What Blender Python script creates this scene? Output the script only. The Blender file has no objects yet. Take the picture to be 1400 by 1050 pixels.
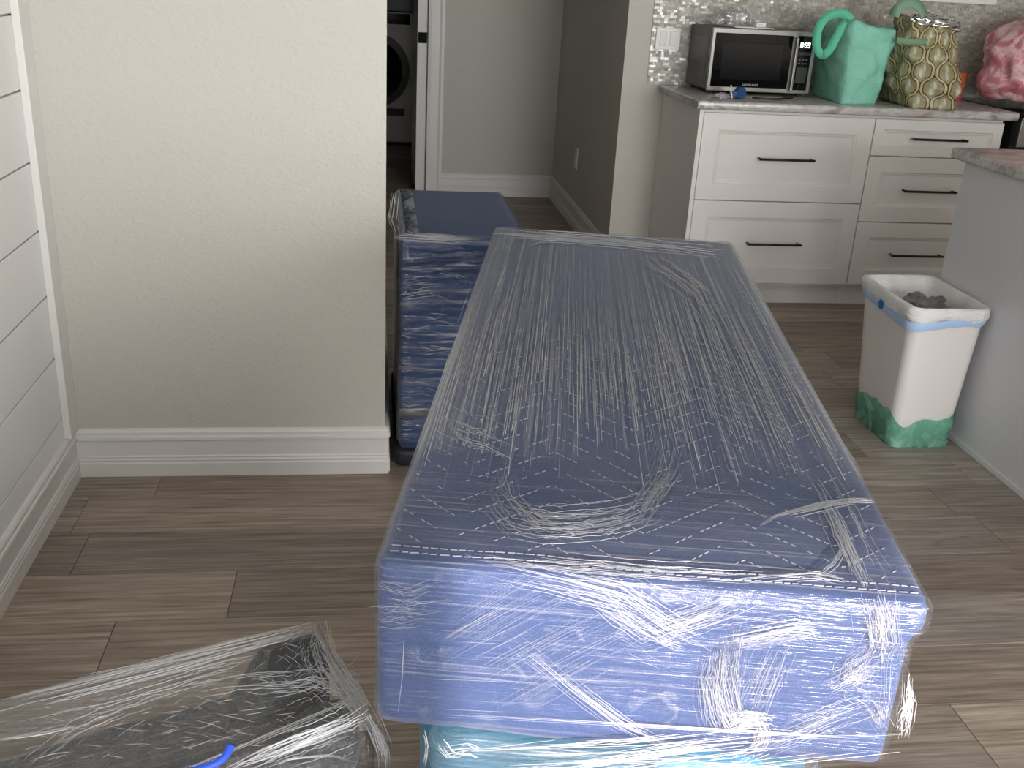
import bpy, bmesh, math, random
from mathutils import Vector, Matrix, noise
random.seed(7)
SC = bpy.context.scene
COL = SC.collection

# ------------------------------------------------------------------ camera
H = 1.386
F_PX = 1386.17
YAW, PITCH, ROLL = (math.radians(a) for a in (8.37663, 22.0754, 3.1687))
FWD = Vector((math.sin(YAW) * math.cos(PITCH), math.cos(YAW) * math.cos(PITCH), -math.sin(PITCH)))
_r = Vector((math.cos(YAW), -math.sin(YAW), 0)); _u = _r.cross(FWD)
RIGHT = _r * math.cos(ROLL) + _u * math.sin(ROLL)
UP = -_r * math.sin(ROLL) + _u * math.cos(ROLL)
cam_data = bpy.data.cameras.new('camera')
cam_data.sensor_width = 36.0
cam_data.lens = 36.0 * F_PX / 1400.0
cam_data.clip_start = 0.02
cam = bpy.data.objects.new('camera', cam_data)
COL.objects.link(cam)
cam.matrix_world = Matrix(((RIGHT.x, UP.x, -FWD.x, 0), (RIGHT.y, UP.y, -FWD.y, 0), (RIGHT.z, UP.z, -FWD.z, H), (0, 0, 0, 1)))
SC.camera = cam
CAM = Vector((0, 0, H))

def ray(px, py):
    return RIGHT * ((px - 700) / F_PX) - UP * ((py - 525) / F_PX) + FWD
def onX(px, py, X): d = ray(px, py); return CAM + d * (X / d.x)
def onY(px, py, Y): d = ray(px, py); return CAM + d * (Y / d.y)
def onZ(px, py, Z): d = ray(px, py); return CAM + d * ((Z - H) / d.z)
def onP(px, py, p0, n): d = ray(px, py); return CAM + d * ((p0 - CAM).dot(n) / d.dot(n))

# ------------------------------------------------------------------ world, sun, exposure
SC.view_settings.view_transform = 'Standard'
SC.view_settings.look = 'None'
SC.view_settings.gamma = 1.0
SC.view_settings.exposure = 0.38
SC.view_settings.use_curve_mapping = False
SC.cycles.transparent_max_bounces = 24
world = bpy.data.worlds.new('sky'); SC.world = world
world.use_nodes = True
bgn = world.node_tree.nodes['Background']
bgn.inputs[0].default_value = (0.62, 0.75, 1.0, 1); bgn.inputs[1].default_value = 1.2
SUN_DIR = Vector((-0.15, 1.0, -0.33)).normalized()
sd = bpy.data.lights.new('sun_offscreen', 'SUN'); sd.energy = 7.5; sd.angle = math.radians(0.8); sd.color = (1.0, 0.88, 0.85)
sun = bpy.data.objects.new('sun_offscreen', sd); COL.objects.link(sun)
sun.rotation_euler = SUN_DIR.to_track_quat('-Z', 'Y').to_euler()
def area(name, loc, direction, sx, sy, energy, color=(1, 1, 1)):
    l = bpy.data.lights.new(name, 'AREA'); l.shape = 'RECTANGLE'; l.size = sx; l.size_y = sy; l.energy = energy; l.color = color
    o = bpy.data.objects.new(name, l); COL.objects.link(o); o.location = loc
    o.rotation_euler = Vector(direction).to_track_quat('-Z', 'Y').to_euler()
    return o
area('window_behind_right_offscreen', (2.45, -2.92, 1.2), (0, 1, 0), 2.1, 1.9, 150, (0.98, 0.99, 1.0))
area('window_behind_left_offscreen', (-.10, -2.92, 1.2), (0, 1, 0), 1.15, 1.9, 34, (0.98, 0.99, 1.0))

# ------------------------------------------------------------------ helpers
def link(name, me, mat=None, parent=None, smooth=False):
    o = bpy.data.objects.new(name, me); COL.objects.link(o)
    if mat is not None: me.materials.append(mat)
    if parent is not None: o.parent = parent
    if smooth:
        for p in me.polygons: p.use_smooth = True
    return o
def obj(name, bm, mat=None, parent=None, smooth=False, recalc=True):
    if recalc: bmesh.ops.recalc_face_normals(bm, faces=bm.faces[:])
    me = bpy.data.meshes.new(name); bm.to_mesh(me); bm.free()
    return link(name, me, mat, parent, smooth)
def pydata(name, v, f, mat=None, parent=None, smooth=False):
    me = bpy.data.meshes.new(name); me.from_pydata([tuple(a) for a in v], [], f); me.update()
    return link(name, me, mat, parent, smooth)
def thing(name, label, cat, loc=(0, 0, 0), rotz=0, group=None):
    o = bpy.data.objects.new(name, None); COL.objects.link(o); o.empty_display_size = 0.05
    o.location = loc; o.rotation_euler = (0, 0, rotz)
    return tag(o, label, cat, group)
def tag(o, label, cat, group=None):
    o['label'] = label; o['category'] = cat
    if group: o['group'] = group
    return o
def struct(o): o['kind'] = 'structure'; return o
def stuff(o): o['kind'] = 'stuff'; return o
def box(bm, x0, x1, y0, y1, z0, z1, bevel=0, seg=2):
    r = bmesh.ops.create_cube(bm, size=1)
    vs = r['verts']
    for v in vs:
        v.co = Vector((x0 + (v.co.x + .5) * (x1 - x0), y0 + (v.co.y + .5) * (y1 - y0), z0 + (v.co.z + .5) * (z1 - z0)))
    if bevel > 0:
        es = list({e for v in vs for e in v.link_edges})
        bmesh.ops.bevel(bm, geom=es, offset=bevel, segments=seg, affect='EDGES', profile=0.5)
    return vs
def boxobj(name, b, mat, parent=None, bevel=0, seg=2, smooth=False):
    bm = bmesh.new(); box(bm, *b, bevel=bevel, seg=seg)
    return obj(name, bm, mat, parent, smooth)
def tube(bm, pts, r, n=6, cap=True):
    pts = [Vector(p) for p in pts]
    rings = []
    up = Vector((0, 0, 1))
    for i, p in enumerate(pts):
        t = (pts[min(i + 1, len(pts) - 1)] - pts[max(i - 1, 0)]).normalized()
        a = t.cross(up)
        if a.length < 1e-3: a = t.cross(Vector((1, 0, 0)))
        a.normalize(); b = a.cross(t)
        rr = r[i] if isinstance(r, (list, tuple)) else r
        rings.append([bm.verts.new(p + (a * math.cos(2 * math.pi * k / n) + b * math.sin(2 * math.pi * k / n)) * rr) for k in range(n)])
    for i in range(len(rings) - 1):
        for k in range(n):
            bm.faces.new((rings[i][k], rings[i][(k + 1) % n], rings[i + 1][(k + 1) % n], rings[i + 1][k]))
    if cap and n > 2:
        bm.faces.new(rings[0][::-1]); bm.faces.new(rings[-1])
def disc_cyl(bm, c, axis, r, h, n=32):
    axis = Vector(axis).normalized(); a = axis.orthogonal().normalized(); b = axis.cross(a); c = Vector(c)
    lo = [bm.verts.new(c + (a * math.cos(2 * math.pi * k / n) + b * math.sin(2 * math.pi * k / n)) * r) for k in range(n)]
    hi = [bm.verts.new(v.co + axis * h) for v in lo]
    for k in range(n): bm.faces.new((lo[k], lo[(k + 1) % n], hi[(k + 1) % n], hi[k]))
    bm.faces.new(lo[::-1]); bm.faces.new(hi)
def extrude_profile(bm, prof, p0, p1, out):
    """prof: (depth, z) pairs; extruded from p0 to p1; out = outward horizontal direction"""
    out = Vector(out)
    A = [bm.verts.new(Vector(p0) + out * d + Vector((0, 0, z))) for d, z in prof]
    B = [bm.verts.new(Vector(p1) + out * d + Vector((0, 0, z))) for d, z in prof]
    n = len(prof)
    for i in range(n): bm.faces.new((A[i], A[(i + 1) % n], B[(i + 1) % n], B[i]))
    bm.faces.new(A[::-1]); bm.faces.new(B)
def fbm(p, o=3): return noise.fractal(Vector(p), 1.0, 2.0, o)

# ------------------------------------------------------------------ materials
class N:
    def __init__(self, name):
        self.m = bpy.data.materials.new(name); self.m.use_nodes = True
        self.t = self.m.node_tree; self.n = self.t.nodes; self.bs = self.n['Principled BSDF']; self.out = self.n['Material Output']
    def add(self, typ, **kw):
        nd = self.n.new(typ)
        for k, v in kw.items(): setattr(nd, k, v)
        return nd
    def l(self, a, b): self.t.links.new(a, b)
    def val(self, sock, v):
        if hasattr(v, 'links') or hasattr(v, 'is_linked'): self.l(v, sock)
        else: sock.default_value = v
    def math(self, op, a, b=None, c=None, clamp=False):
        nd = self.add('ShaderNodeMath', operation=op, use_clamp=clamp)
        self.val(nd.inputs[0], a)
        if b is not None: self.val(nd.inputs[1], b)
        if c is not None: self.val(nd.inputs[2], c)
        return nd.outputs[0]
    def coord(self, kind='Object'): return self.add('ShaderNodeTexCoord').outputs[kind]
    def geo(self): return self.add('ShaderNodeNewGeometry').outputs['Position']
    def mapping(self, vec, scale=(1, 1, 1), loc=(0, 0, 0), rot=(0, 0, 0)):
        nd = self.add('ShaderNodeMapping'); self.l(vec, nd.inputs[0])
        nd.inputs['Scale'].default_value = scale; nd.inputs['Location'].default_value = loc; nd.inputs['Rotation'].default_value = rot
        return nd.outputs[0]
    def noise(self, vec, scale=1, detail=3, rough=.5, dist=0):
        nd = self.add('ShaderNodeTexNoise'); self.l(vec, nd.inputs['Vector'])
        nd.inputs['Scale'].default_value = scale; nd.inputs['Detail'].default_value = detail
        nd.inputs['Roughness'].default_value = rough; nd.inputs['Distortion'].default_value = dist
        return nd.outputs[0]
    def smooth(self, v, a, b, lo=0., hi=1.):
        nd = self.add('ShaderNodeMapRange', interpolation_type='SMOOTHSTEP'); self.val(nd.inputs[0], v)
        for i, x in enumerate((a, b, lo, hi)): self.val(nd.inputs[i + 1], x)
        return nd.outputs[0]
    def mix(self, f, a, b, blend='MIX'):
        nd = self.add('ShaderNodeMix', data_type='RGBA', blend_type=blend)
        self.val(nd.inputs[0], f)
        for i, x in ((6, a), (7, b)):
            if isinstance(x, tuple): nd.inputs[i].default_value = (*x, 1) if len(x) == 3 else x
            else: self.l(x, nd.inputs[i])
        return nd.outputs[2]
    def ramp(self, f, stops):
        nd = self.add('ShaderNodeValToRGB'); self.l(f, nd.inputs[0]); cr = nd.color_ramp
        while len(cr.elements) < len(stops): cr.elements.new(0.5)
        for e, (p, c) in zip(cr.elements, stops): e.position = p; e.color = (*c, 1)
        return nd.outputs[0]
    def bump(self, h, strength=.2, dist=.01):
        nd = self.add('ShaderNodeBump'); self.l(h, nd.inputs['Height']); nd.inputs['Strength'].default_value = strength; nd.inputs['Distance'].default_value = dist
        return nd.outputs[0]
    def base(self, c):
        if isinstance(c, tuple): self.bs.inputs['Base Color'].default_value = (*c, 1)
        else: self.l(c, self.bs.inputs['Base Color'])
    def p(self, **kw):
        for k, v in kw.items():
            k = k.replace('_', ' '); self.val(self.bs.inputs[k], v)
        return self
def lin(r, g, b):
    f = lambda c: (c / 255 / 12.92) if c / 255 <= .04045 else ((c / 255 + .055) / 1.055) ** 2.4
    return (f(r), f(g), f(b))
MATS = {}
def plain(name, c, rough=.5, metal=0., grain=.06, gscale=40, **kw):
    if name in MATS: return MATS[name]
    m = N(name); co = m.coord()
    n = m.noise(co, gscale, 3)
    m.base(m.mix(m.math('MULTIPLY', n, grain * 2), tuple(min(1, x * (1 + grain)) for x in c), tuple(x * (1 - grain * 2) for x in c)))
    m.p(Roughness=rough, Metallic=metal, **kw)
    MATS[name] = m.m
    return m.m

def m_wall(name, c, strength=.25):
    m = N(name); g = m.geo()
    n1 = m.noise(m.mapping(g, (1, 1, 1.6)), 75, 4, .55); n2 = m.noise(g, 1.3, 2)
    m.base(m.mix(n2, tuple(x * .97 for x in c), tuple(x * 1.03 for x in c)))
    h = m.smooth(n1, .42, .68)
    m.l(m.bump(h, strength, .004), m.bs.inputs['Normal']); m.p(Roughness=.62)
    return m.m
M_WALL = m_wall('wall_paint_greige', (.57, .54, .485))
M_HALLWALL = M_WALL
M_CEIL = m_wall('ceiling_paint_white', (.76, .76, .745), .2)
M_TRIM = plain('trim_white_paint', (.74, .72, .69), .38, 0, .03, 25)
M_SHIP = plain('shiplap_white_paint', (.80, .79, .775), .36, 0, .03, 25)
M_GAP = plain('shiplap_backing_paint', (.78, .77, .755), .5)
M_CAB = plain('cabinet_white_lacquer', (.76, .73, .69), .32, 0, .02, 12)
M_CABSIDE = M_CAB
M_ISLAND = plain('island_grey_panel', (.64, .64, .66), .4, 0, .03, 6)
M_BLACK = plain('black_metal', (.012, .012, .012), .35, .3)
M_BLACKPL = plain('black_plastic', (.015, .015, .016), .3)
M_BLACKGLASS = plain('black_glass', (.004, .004, .005), .06, 0, .01, 4, Specular_IOR_Level=.18)
M_STEEL = plain('stainless_steel', (.24, .232, .22), .32, 1., .08, 60)
M_DSTEEL = plain('dark_steel', (.075, .075, .070), .38, .85, .08, 60)
M_WHITEPL = plain('white_plastic', (.80, .79, .77), .35, 0, .02)
M_PAPER = plain('white_paper', (.82, .82, .80), .7, 0, .04)

def m_floor():
    m = N('floor_vinyl_plank')
    oi = m.add('ShaderNodeObjectInfo')
    g = m.geo()
    off = m.add('ShaderNodeVectorMath', operation='SCALE'); off.inputs[0].default_value = (7.3, 3.1, 5.7); m.l(oi.outputs['Random'], off.inputs['Scale'])
    ad = m.add('ShaderNodeVectorMath', operation='ADD'); m.l(g, ad.inputs[0]); m.l(off.outputs[0], ad.inputs[1])
    v = ad.outputs[0]
    grain = m.noise(m.mapping(v, (1.6, 42, 1)), 2.2, 6, .62, .4)
    fine = m.noise(m.mapping(v, (6, 190, 1)), 2, 3, .6)
    cloud = m.noise(m.mapping(v, (1.2, 3.5, 1)), 2.5, 3, .5, .6)
    knot = m.noise(m.mapping(v, (2.2, 11, 1)), 2.0, 2, .4, 1.2)
    c = m.ramp(grain, [(.28, lin(112, 101, 93)), (.48, lin(162, 150, 140)), (.72, lin(204, 193, 183))])
    c = m.mix(m.math('MULTIPLY', m.smooth(fine, .35, .75), .35), c, lin(118, 105, 94))
    c = m.mix(m.smooth(cloud, .35, .7, 0, .45), c, lin(140, 132, 127))
    c = m.mix(m.smooth(knot, .69, .78, 0, .6), c, lin(88, 74, 65))
    c = m.mix(1.0, c, oi.outputs['Color'], 'MULTIPLY')
    m.base(c)
    m.l(m.bump(m.math('ADD', grain, m.math('MULTIPLY', fine, .5)), .12, .002), m.bs.inputs['Normal'])
    m.p(Roughness=m.smooth(grain, .2, .8, .50, .36), Specular_IOR_Level=.4)
    return m.m
M_FLOOR = m_floor()
M_SUBFLOOR = plain('floor_underlay', (.20, .175, .155), .8)

def m_marble(name):
    m = N(name); g = m.geo()
    w = m.noise(g, 3.0, 5, .6, 1.5); f = m.noise(g, 26, 5, .65); v = m.noise(m.mapping(g, (2.5, 7, 7), rot=(0, 0, .5)), 2.2, 6, .65, 2.2)
    c = m.ramp(v, [(.30, lin(120, 116, 112)), (.46, lin(178, 174, 170)), (.60, lin(206, 203, 199)), (.74, lin(150, 144, 140))])
    c = m.mix(m.smooth(f, .45, .75, 0, .4), c, lin(132, 128, 124))
    c = m.mix(m.smooth(w, .55, .75, 0, .5), c, lin(186, 160, 156))
    m.base(c); m.p(Roughness=.22)
    return m.m
M_MARBLE = m_marble('grey_marble_worktop')

def m_tile():
    m = N('pearl_mosaic_tile')
    a = m.add('ShaderNodeAttribute', attribute_name='tile_tone')
    g = m.geo(); n = m.noise(m.mapping(g, (60, 60, 120)), 1, 3)
    c = m.mix(n, a.outputs['Color'], lin(214, 210, 198), 'MIX')
    c = m.mix(.65, c, a.outputs['Color'])
    m.base(c); m.p(Roughness=.22, Metallic=.05, Specular_IOR_Level=.6)
    return m.m
M_TILE = m_tile()

# blankets
def m_blanket(name, c, weave=900):
    m = N(name); co = m.coord()
    n1 = m.noise(co, 6, 3); n2 = m.noise(m.mapping(co, (weave, weave * .4, weave)), 1, 2)
    cc = m.mix(n1, tuple(x * .82 for x in c), tuple(min(1, x * 1.15) for x in c))
    cc = m.mix(m.smooth(n2, .4, .7, 0, .35), cc, tuple(min(1, x * 1.6) for x in c))
    m.base(cc); m.l(m.bump(m.math('ADD', n2, m.math('MULTIPLY', n1, 2.5)), .3, .004), m.bs.inputs['Normal'])
    m.p(Roughness=.8, Sheen_Weight=.15)
    return m.m
M_BLUE = m_blanket('blue_moving_blanket', (.021, .047, .140))
M_DBLUE = m_blanket('royal_blue_cover', (.010, .040, .13), 500)
M_TEAL = m_blanket('teal_blanket', (.008, .075, .125))
M_CYAN = m_blanket('cyan_blanket', (.03, .20, .33))
M_NAVY = M_BLUE
M_CHAR = m_blanket('charcoal_upholstery', (.034, .034, .035), 300)
M_STITCH = plain('white_stitch_thread', (.36, .37, .41), .7)

def film_shader(m, fac, normal, tint=(.97, .975, .98), white=(.80, .81, .83), spec_rough=.12, coat=1.0):
    """clear stretch film: clear where thin, milky where it is bunched (fac), with a glossy skin"""
    tr = m.add('ShaderNodeBsdfTransparent'); tr.inputs[0].default_value = (*tint, 1)
    df = m.add('ShaderNodeBsdfDiffuse'); df.inputs[0].default_value = (*white, 1)
    tl = m.add('ShaderNodeBsdfTranslucent'); tl.inputs[0].default_value = (*white, 1)
    gl = m.add('ShaderNodeBsdfGlossy'); gl.inputs[0].default_value = (.95, .96, .97, 1); gl.inputs['Roughness'].default_value = .30
    g2 = m.add('ShaderNodeBsdfGlossy'); g2.inputs[0].default_value = (1, 1, 1, 1); g2.inputs['Roughness'].default_value = spec_rough
    for s in (df, gl, g2): m.l(normal, s.inputs['Normal'])
    m0 = m.add('ShaderNodeMixShader'); m0.inputs[0].default_value = .25; m.l(df.outputs[0], m0.inputs[1]); m.l(tl.outputs[0], m0.inputs[2])
    m1 = m.add('ShaderNodeMixShader'); m1.inputs[0].default_value = .35; m.l(m0.outputs[0], m1.inputs[1]); m.l(gl.outputs[0], m1.inputs[2])
    m2 = m.add('ShaderNodeMixShader'); m.val(m2.inputs[0], fac); m.l(tr.outputs[0], m2.inputs[1]); m.l(m1.outputs[0], m2.inputs[2])
    ge = m.add('ShaderNodeNewGeometry'); dt = m.add('ShaderNodeVectorMath', operation='DOT_PRODUCT'); m.l(ge.outputs['Incoming'], dt.inputs[0]); m.l(normal, dt.inputs[1])
    fr = m.math('ADD', .045, m.math('MULTIPLY', .9, m.math('POWER', m.math('SUBTRACT', 1., m.math('ABSOLUTE', dt.outputs['Value']), clamp=True), 4.0)))
    m3 = m.add('ShaderNodeMixShader'); m.l(m.math('MULTIPLY', fr, coat, clamp=True), m3.inputs[0]); m.l(m2.outputs[0], m3.inputs[1]); m.l(g2.outputs[0], m3.inputs[2])
    m.l(m3.outputs[0], m.out.inputs['Surface'])
    m.n.remove(m.bs)
    return m.m

def m_film_plain(name, stretch=(1, 1, 1), scale=30, amount=.3, base=.05, bump=.5, rot=(0, 0, 0), rough=.12, lo=.5, hi=.72):
    m = N(name); co = m.coord()
    v = m.mapping(co, stretch, rot=rot)
    a = m.noise(v, scale, 4, .6, .3); b = m.noise(co, 7, 3, .5, .5)
    f = m.math('MULTIPLY', m.smooth(a, lo, hi), m.smooth(b, .35, .65, .35, 1.))
    fac = m.math('ADD', m.math('MULTIPLY', f, amount), base, clamp=True)
    h = m.math('ADD', a, m.math('MULTIPLY', b, 1.0))
    return film_shader(m, fac, m.bump(h, bump, .006), spec_rough=rough)
M_STRAND = (lambda m: film_shader(m, .55, m.bump(m.noise(m.coord(), 300, 2), .3, .002), white=(.90, .91, .93), spec_rough=.15))(N('bunched_film'))
M_STRAND3 = (lambda m: film_shader(m, .42, m.bump(m.noise(m.coord(), 300, 2), .3, .002), white=(.90, .91, .93), spec_rough=.2))(N('bunched_film_front'))
M_STRAND2 = (lambda m: film_shader(m, .30, m.bump(m.noise(m.coord(), 300, 2), .3, .002), white=(.88, .89, .91), spec_rough=.15))(N('bunched_film_thin'))

# ------------------------------------------------------------------ the setting
XL, YW, XE, YB = -0.835, 2.700, 0.032, -3.00        # shiplap face, front wall face, its end, back wall
YH, XH, YK, XR, ZC = 6.69, 1.178, 4.93, 4.3, 2.44   # hall end, hall right wall, kitchen wall, right wall, ceiling
bm = bmesh.new(); box(bm, XL - .5, XR + .1, YB - .1, 9.5, -.08, -.003)
floor = struct(obj('floor', bm, M_SUBFLOOR))
PITCHW = .1945
Y0 = 1.5955
joints = {5: -.60, 2: -.33, 1: -.57, 4: 1.67, 10: 1.845, 0: -.9 + .11, -1: 1.207}
tones = {(5, 0): (.88, .84, .80), (5, 1): (.82, .76, .70), (4, 1): (.98, .92, .86), (3, 0): (.74, .72, .70), (3, 1): (.76, .74, .72), (2, 0): (1.06, 1.0, .92), (2, 1): (.78, .75, .70),
         (1, 0): (1.02, .97, .89), (1, 1): (.96, .90, .83), (0, 1): (1.0, .95, .88), (10, 1): (.80, .75, .72), (10, 2): (1.02, .98, .94), (-1, 2): (1.05, 1.0, .92), (-1, 3): (.78, .76, .74)}
rp = random.Random(3)
stuff(boxobj('plank_field', (XL - .01, XR + .05, YB, Y0 - 10 * PITCHW, -.008, 0), M_FLOOR, floor))
for k in range(-10, 41):
    ya = Y0 + k * PITCHW; yb = ya + PITCHW
    j = joints.get(k, rp.uniform(-1.2, .3))
    while j > XL: j -= 1.22
    xs = [XL - .01]; i = 0
    while j < XR + .05:
        j += 1.22
        if j > xs[0] + .02: xs.append(min(j, XR + .05))
    for i in range(len(xs) - 1):
        if xs[i + 1] - xs[i] < .01: continue
        if ya > YH + .1 and xs[i] > 1.2: continue
        bm = bmesh.new()
        g = .0007
        vs = box(bm, xs[i] + g, xs[i + 1] - g, ya + g, yb - g, -.008, 0)
        top = [f for f in bm.faces if f.normal.z > .9]
        bmesh.ops.inset_region(bm, faces=top, thickness=.0012)
        for f in bm.faces:
            if f not in top and f.normal.z > .9 and False: pass
        tv = set(v for f in bm.faces if abs(f.calc_center_median().z) < 1e-6 and f.calc_area() > .01 for v in f.verts)
        for v in bm.verts:
            if v.co.z > -.001 and v not in tv: v.co.z = -.0010
        o = obj('plank', bm, M_FLOOR, floor)
        t = tones.get((k, i))
        if t is None:
            b_ = rp.uniform(.64, 1.05); w_ = rp.uniform(-.03, .03); t = (b_ + w_, b_ - .03, b_ - .06 - w_)
        o.color = (*t, 1)

struct(boxobj('ceiling', (XL - .5, XR + .1, YB - .1, 9.5, ZC, ZC + .1), M_CEIL))
# shiplap wall
wl = struct(boxobj('wall_left', (XL - .14, XL - .013, YB - .1, YW + .12, 0, ZC), M_GAP))
zs = [0.02] + [.2085 + .1712 * k for k in range(14)]
for a, b in zip(zs[:-1], zs[1:]):
    b = min(b, ZC)
    if b - a < .02: continue
    bm = bmesh.new(); box(bm, XL - .013, XL, YB, YW - .001, a + .0022, b - .0022, .0012, 1)
    obj('shiplap_board', bm, M_SHIP, wl)
t1 = struct(boxobj('trim_1', (XL, XL + .019, YW - .072, YW, .146, ZC), M_TRIM, bevel=.0015))
BB = [(0, 0), (.0145, 0), (.0145, .040), (.0125, .045), (.0135, .049), (.0135, .052), (.011, .056), (.012, .060), (.0085, .064), (.0085, .108), (.0145, .112), (.0150, .119), (.0140, .124), (.0105, .126), (.0105, .136), (.007, .1425), (0, .1455)]
def baseboard(name, p0, p1, out):
    bm = bmesh.new(); extrude_profile(bm, BB, p0, p1, out); return struct(obj(name, bm, M_TRIM))
baseboard('baseboard_left', (XL + .0002, YB, 0), (XL + .0002, YW - .002, 0), (1, 0, 0))
# textured front wall and the side of the hall behind its end
bm = bmesh.new(); box(bm, XL - .14, XE, YW, YW + .12, 0, ZC); box(bm, XE - .12, XE, YW + .12, 5.2, 0, ZC)
struct(obj('wall_front', bm, M_WALL))
baseboard('baseboard_front', (XL + .002, YW - .0002, 0), (XE + .011, YW - .0002, 0), (0, -1, 0))
baseboard('baseboard_corridor', (XE + .0002, YW, 0), (XE + .0002, 5.2, 0), (1, 0, 0))
# hall end wall with the laundry doorway
DX0, DX1 = -.50, .335
bm = bmesh.new(); box(bm, DX1, XH + .12, YH, YH + .12, 0, ZC); box(bm, -1.0, DX0, YH, YH + .12, 0, ZC); box(bm, DX0, DX1, YH, YH + .12, 2.05, ZC)
struct(obj('wall_hall_end', bm, M_HALLWALL))
struct(boxobj('wall_hall_left', (-1.1, -1.0, 5.0, 9.5, 0, ZC), M_HALLWALL))
struct(boxobj('wall_hall_near', (-1.0, XE - .12, 5.08, 5.2, 0, ZC), M_HALLWALL))
bm = bmesh.new(); box(bm, XH, XH + .12, YK, YH + .12, 0, ZC); struct(obj('wall_hall_right', bm, M_HALLWALL))
baseboard('baseboard_hall_end', (.437, YH - .0002, 0), (XH, YH - .0002, 0), (0, -1, 0))
baseboard('baseboard_hall_right', (XH - .0002, YK, 0), (XH - .0002, YH, 0), (-1, 0, 0))
CAS = [(0, -.05), (.018, -.05), (.018, -.045), (.013, -.03), (.013, .02), (.017, .035), (.017, .05), (0, .05)]
bm = bmesh.new()
A = [bm.verts.new((.387 + b, YH - d, .0)) for d, b in CAS]; B = [bm.verts.new((.387 + b, YH - d, 2.10)) for d, b in CAS]
for i in range(len(CAS)): bm.faces.new((A[i], A[(i + 1) % len(CAS)], B[(i + 1) % len(CAS)], B[i]))
bm.faces.new(A); bm.faces.new(B)
box(bm, DX0 - .1, DX1, YH - .017, YH, 2.05, 2.14); box(bm, DX0 - .1, DX0, YH - .017, YH, 0, 2.05)
struct(obj('trim_2', bm, M_TRIM))
# laundry door standing open into the laundry, its latch edge towards the hall
dr = struct(boxobj('door_1', (.2700, .3335, YH + .022, YH + .80, .015, 2.03), M_TRIM, bevel=.002))
boxobj('latch_plate', (.2740, .3300, YH + .0195, YH + .023, .945, 1.010), plain('matte_black', (.008, .008, .008), .7, Specular_IOR_Level=.1), dr, .001, 1)
# laundry room shell
struct(boxobj('wall_laundry_back', (-1.0, 1.3, 9.4, 9.5, 0, ZC), M_HALLWALL))
struct(boxobj('wall_laundry_right', (.36, .46, YH + .12, 9.4, 0, ZC), M_HALLWALL))
# outlet on the hall wall
t = thing('wall_outlet', 'small white outlet plate low on the hall wall', 'outlet', (XH, 5.90, .395))
boxobj('plate', (-.006, 0, -.036, .036, -.058, .058), M_WHITEPL, t, .002)
for s in (-1, 1): boxobj('socket', (-.0085, -.004, -.016, .016, s * .022 - .014, s * .022 + .014), M_TRIM, t, .0015)

# kitchen wall
wk = struct(boxobj('wall_kitchen', (XH + .12, XR + .1, YK, YK + .12, 0, ZC), M_HALLWALL))
struct(boxobj('wall_right', (XR, XR + .1, YB - .1, YK, 0, ZC), M_HALLWALL))
# mosaic backsplash: irregular pearl chips
v, f, tone = [], [], []
rt = random.Random(11)
tw, th = .024, .0125
zz = .925; row = 0
PALT = [lin(168, 164, 154), lin(180, 177, 167), lin(160, 155, 146), lin(186, 183, 173), lin(172, 166, 157), lin(154, 149, 141), lin(196, 194, 186)]
while zz < 1.38:
    x = 1.297 + (.0 if row % 2 else -.012)
    while x < 3.45:
        w_ = tw * rt.uniform(.55, 1.3)
        x0 = max(x, 1.297); x1 = x + w_ - .001; z1 = zz + th - .001
        if x1 > x0 + .004:
            tx, tz = rt.gauss(0, .0005), rt.gauss(0, .0005)
            b = len(v)
            yy = YK - .007
            pts = [(x0, zz), (x1, zz), (x1, z1), (x0, z1)]
            for (a, c), sx, sz in zip(pts, (-1, 1, 1, -1), (-1, -1, 1, 1)): v.append((a, yy + sx * tx + sz * tz, c))
            for a, c in pts: v.append((a, YK - .002, c))
            f += [(b, b + 1, b + 2, b + 3), (b + 1, b, b + 4, b + 5), (b + 2, b + 1, b + 5, b + 6), (b + 3, b + 2, b + 6, b + 7), (b, b + 3, b + 7, b + 4)]
            k = rt.uniform(.86, 1.08); c = rt.choice(PALT)
            tone += [tuple(min(1, q * k) for q in c)] * 5
        x += w_
    zz += th; row += 1
spl = pydata('mosaic_tile', v, f, M_TILE, wk)
stuff(spl)
ca = spl.data.color_attributes.new('tile_tone', 'FLOAT_COLOR', 'CORNER')
li = 0
for p, c in zip(spl.data.polygons, tone):
    for _ in p.vertices: ca.data[li].color = (*c, 1); li += 1
boxobj('grout', (1.296, 3.46, YK - .004, YK, .925, 1.40), plain('pale_grout', (.40, .39, .365), .8), wk)
# sill of the window above the worktop
sill = struct(boxobj('window_1', (2.235, 2.975, YK - .045, YK, 1.358, 1.385), M_TRIM, bevel=.003))
boxobj('window_frame', (2.26, 2.95, YK - .02, YK, 1.385, 1.42), M_TRIM, sill, .002)
boxobj('window_pane', (2.28, 2.93, YK - .012, YK - .006, 1.42, 2.1), M_BLACKGLASS, sill)
# double switch plate
t = thing('light_switch', 'white double switch plate on the pearl mosaic backsplash', 'light switch', (1.377, YK - .0085, 1.133))
boxobj('plate', (-.059, .059, -.006, 0, -.049, .049), M_WHITEPL, t, .002)
for s in (-1, 1): boxobj('rocker', (s * .024 - .0165, s * .024 + .0165, -.0095, -.004, -.033, .033), M_TRIM, t, .002)

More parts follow.
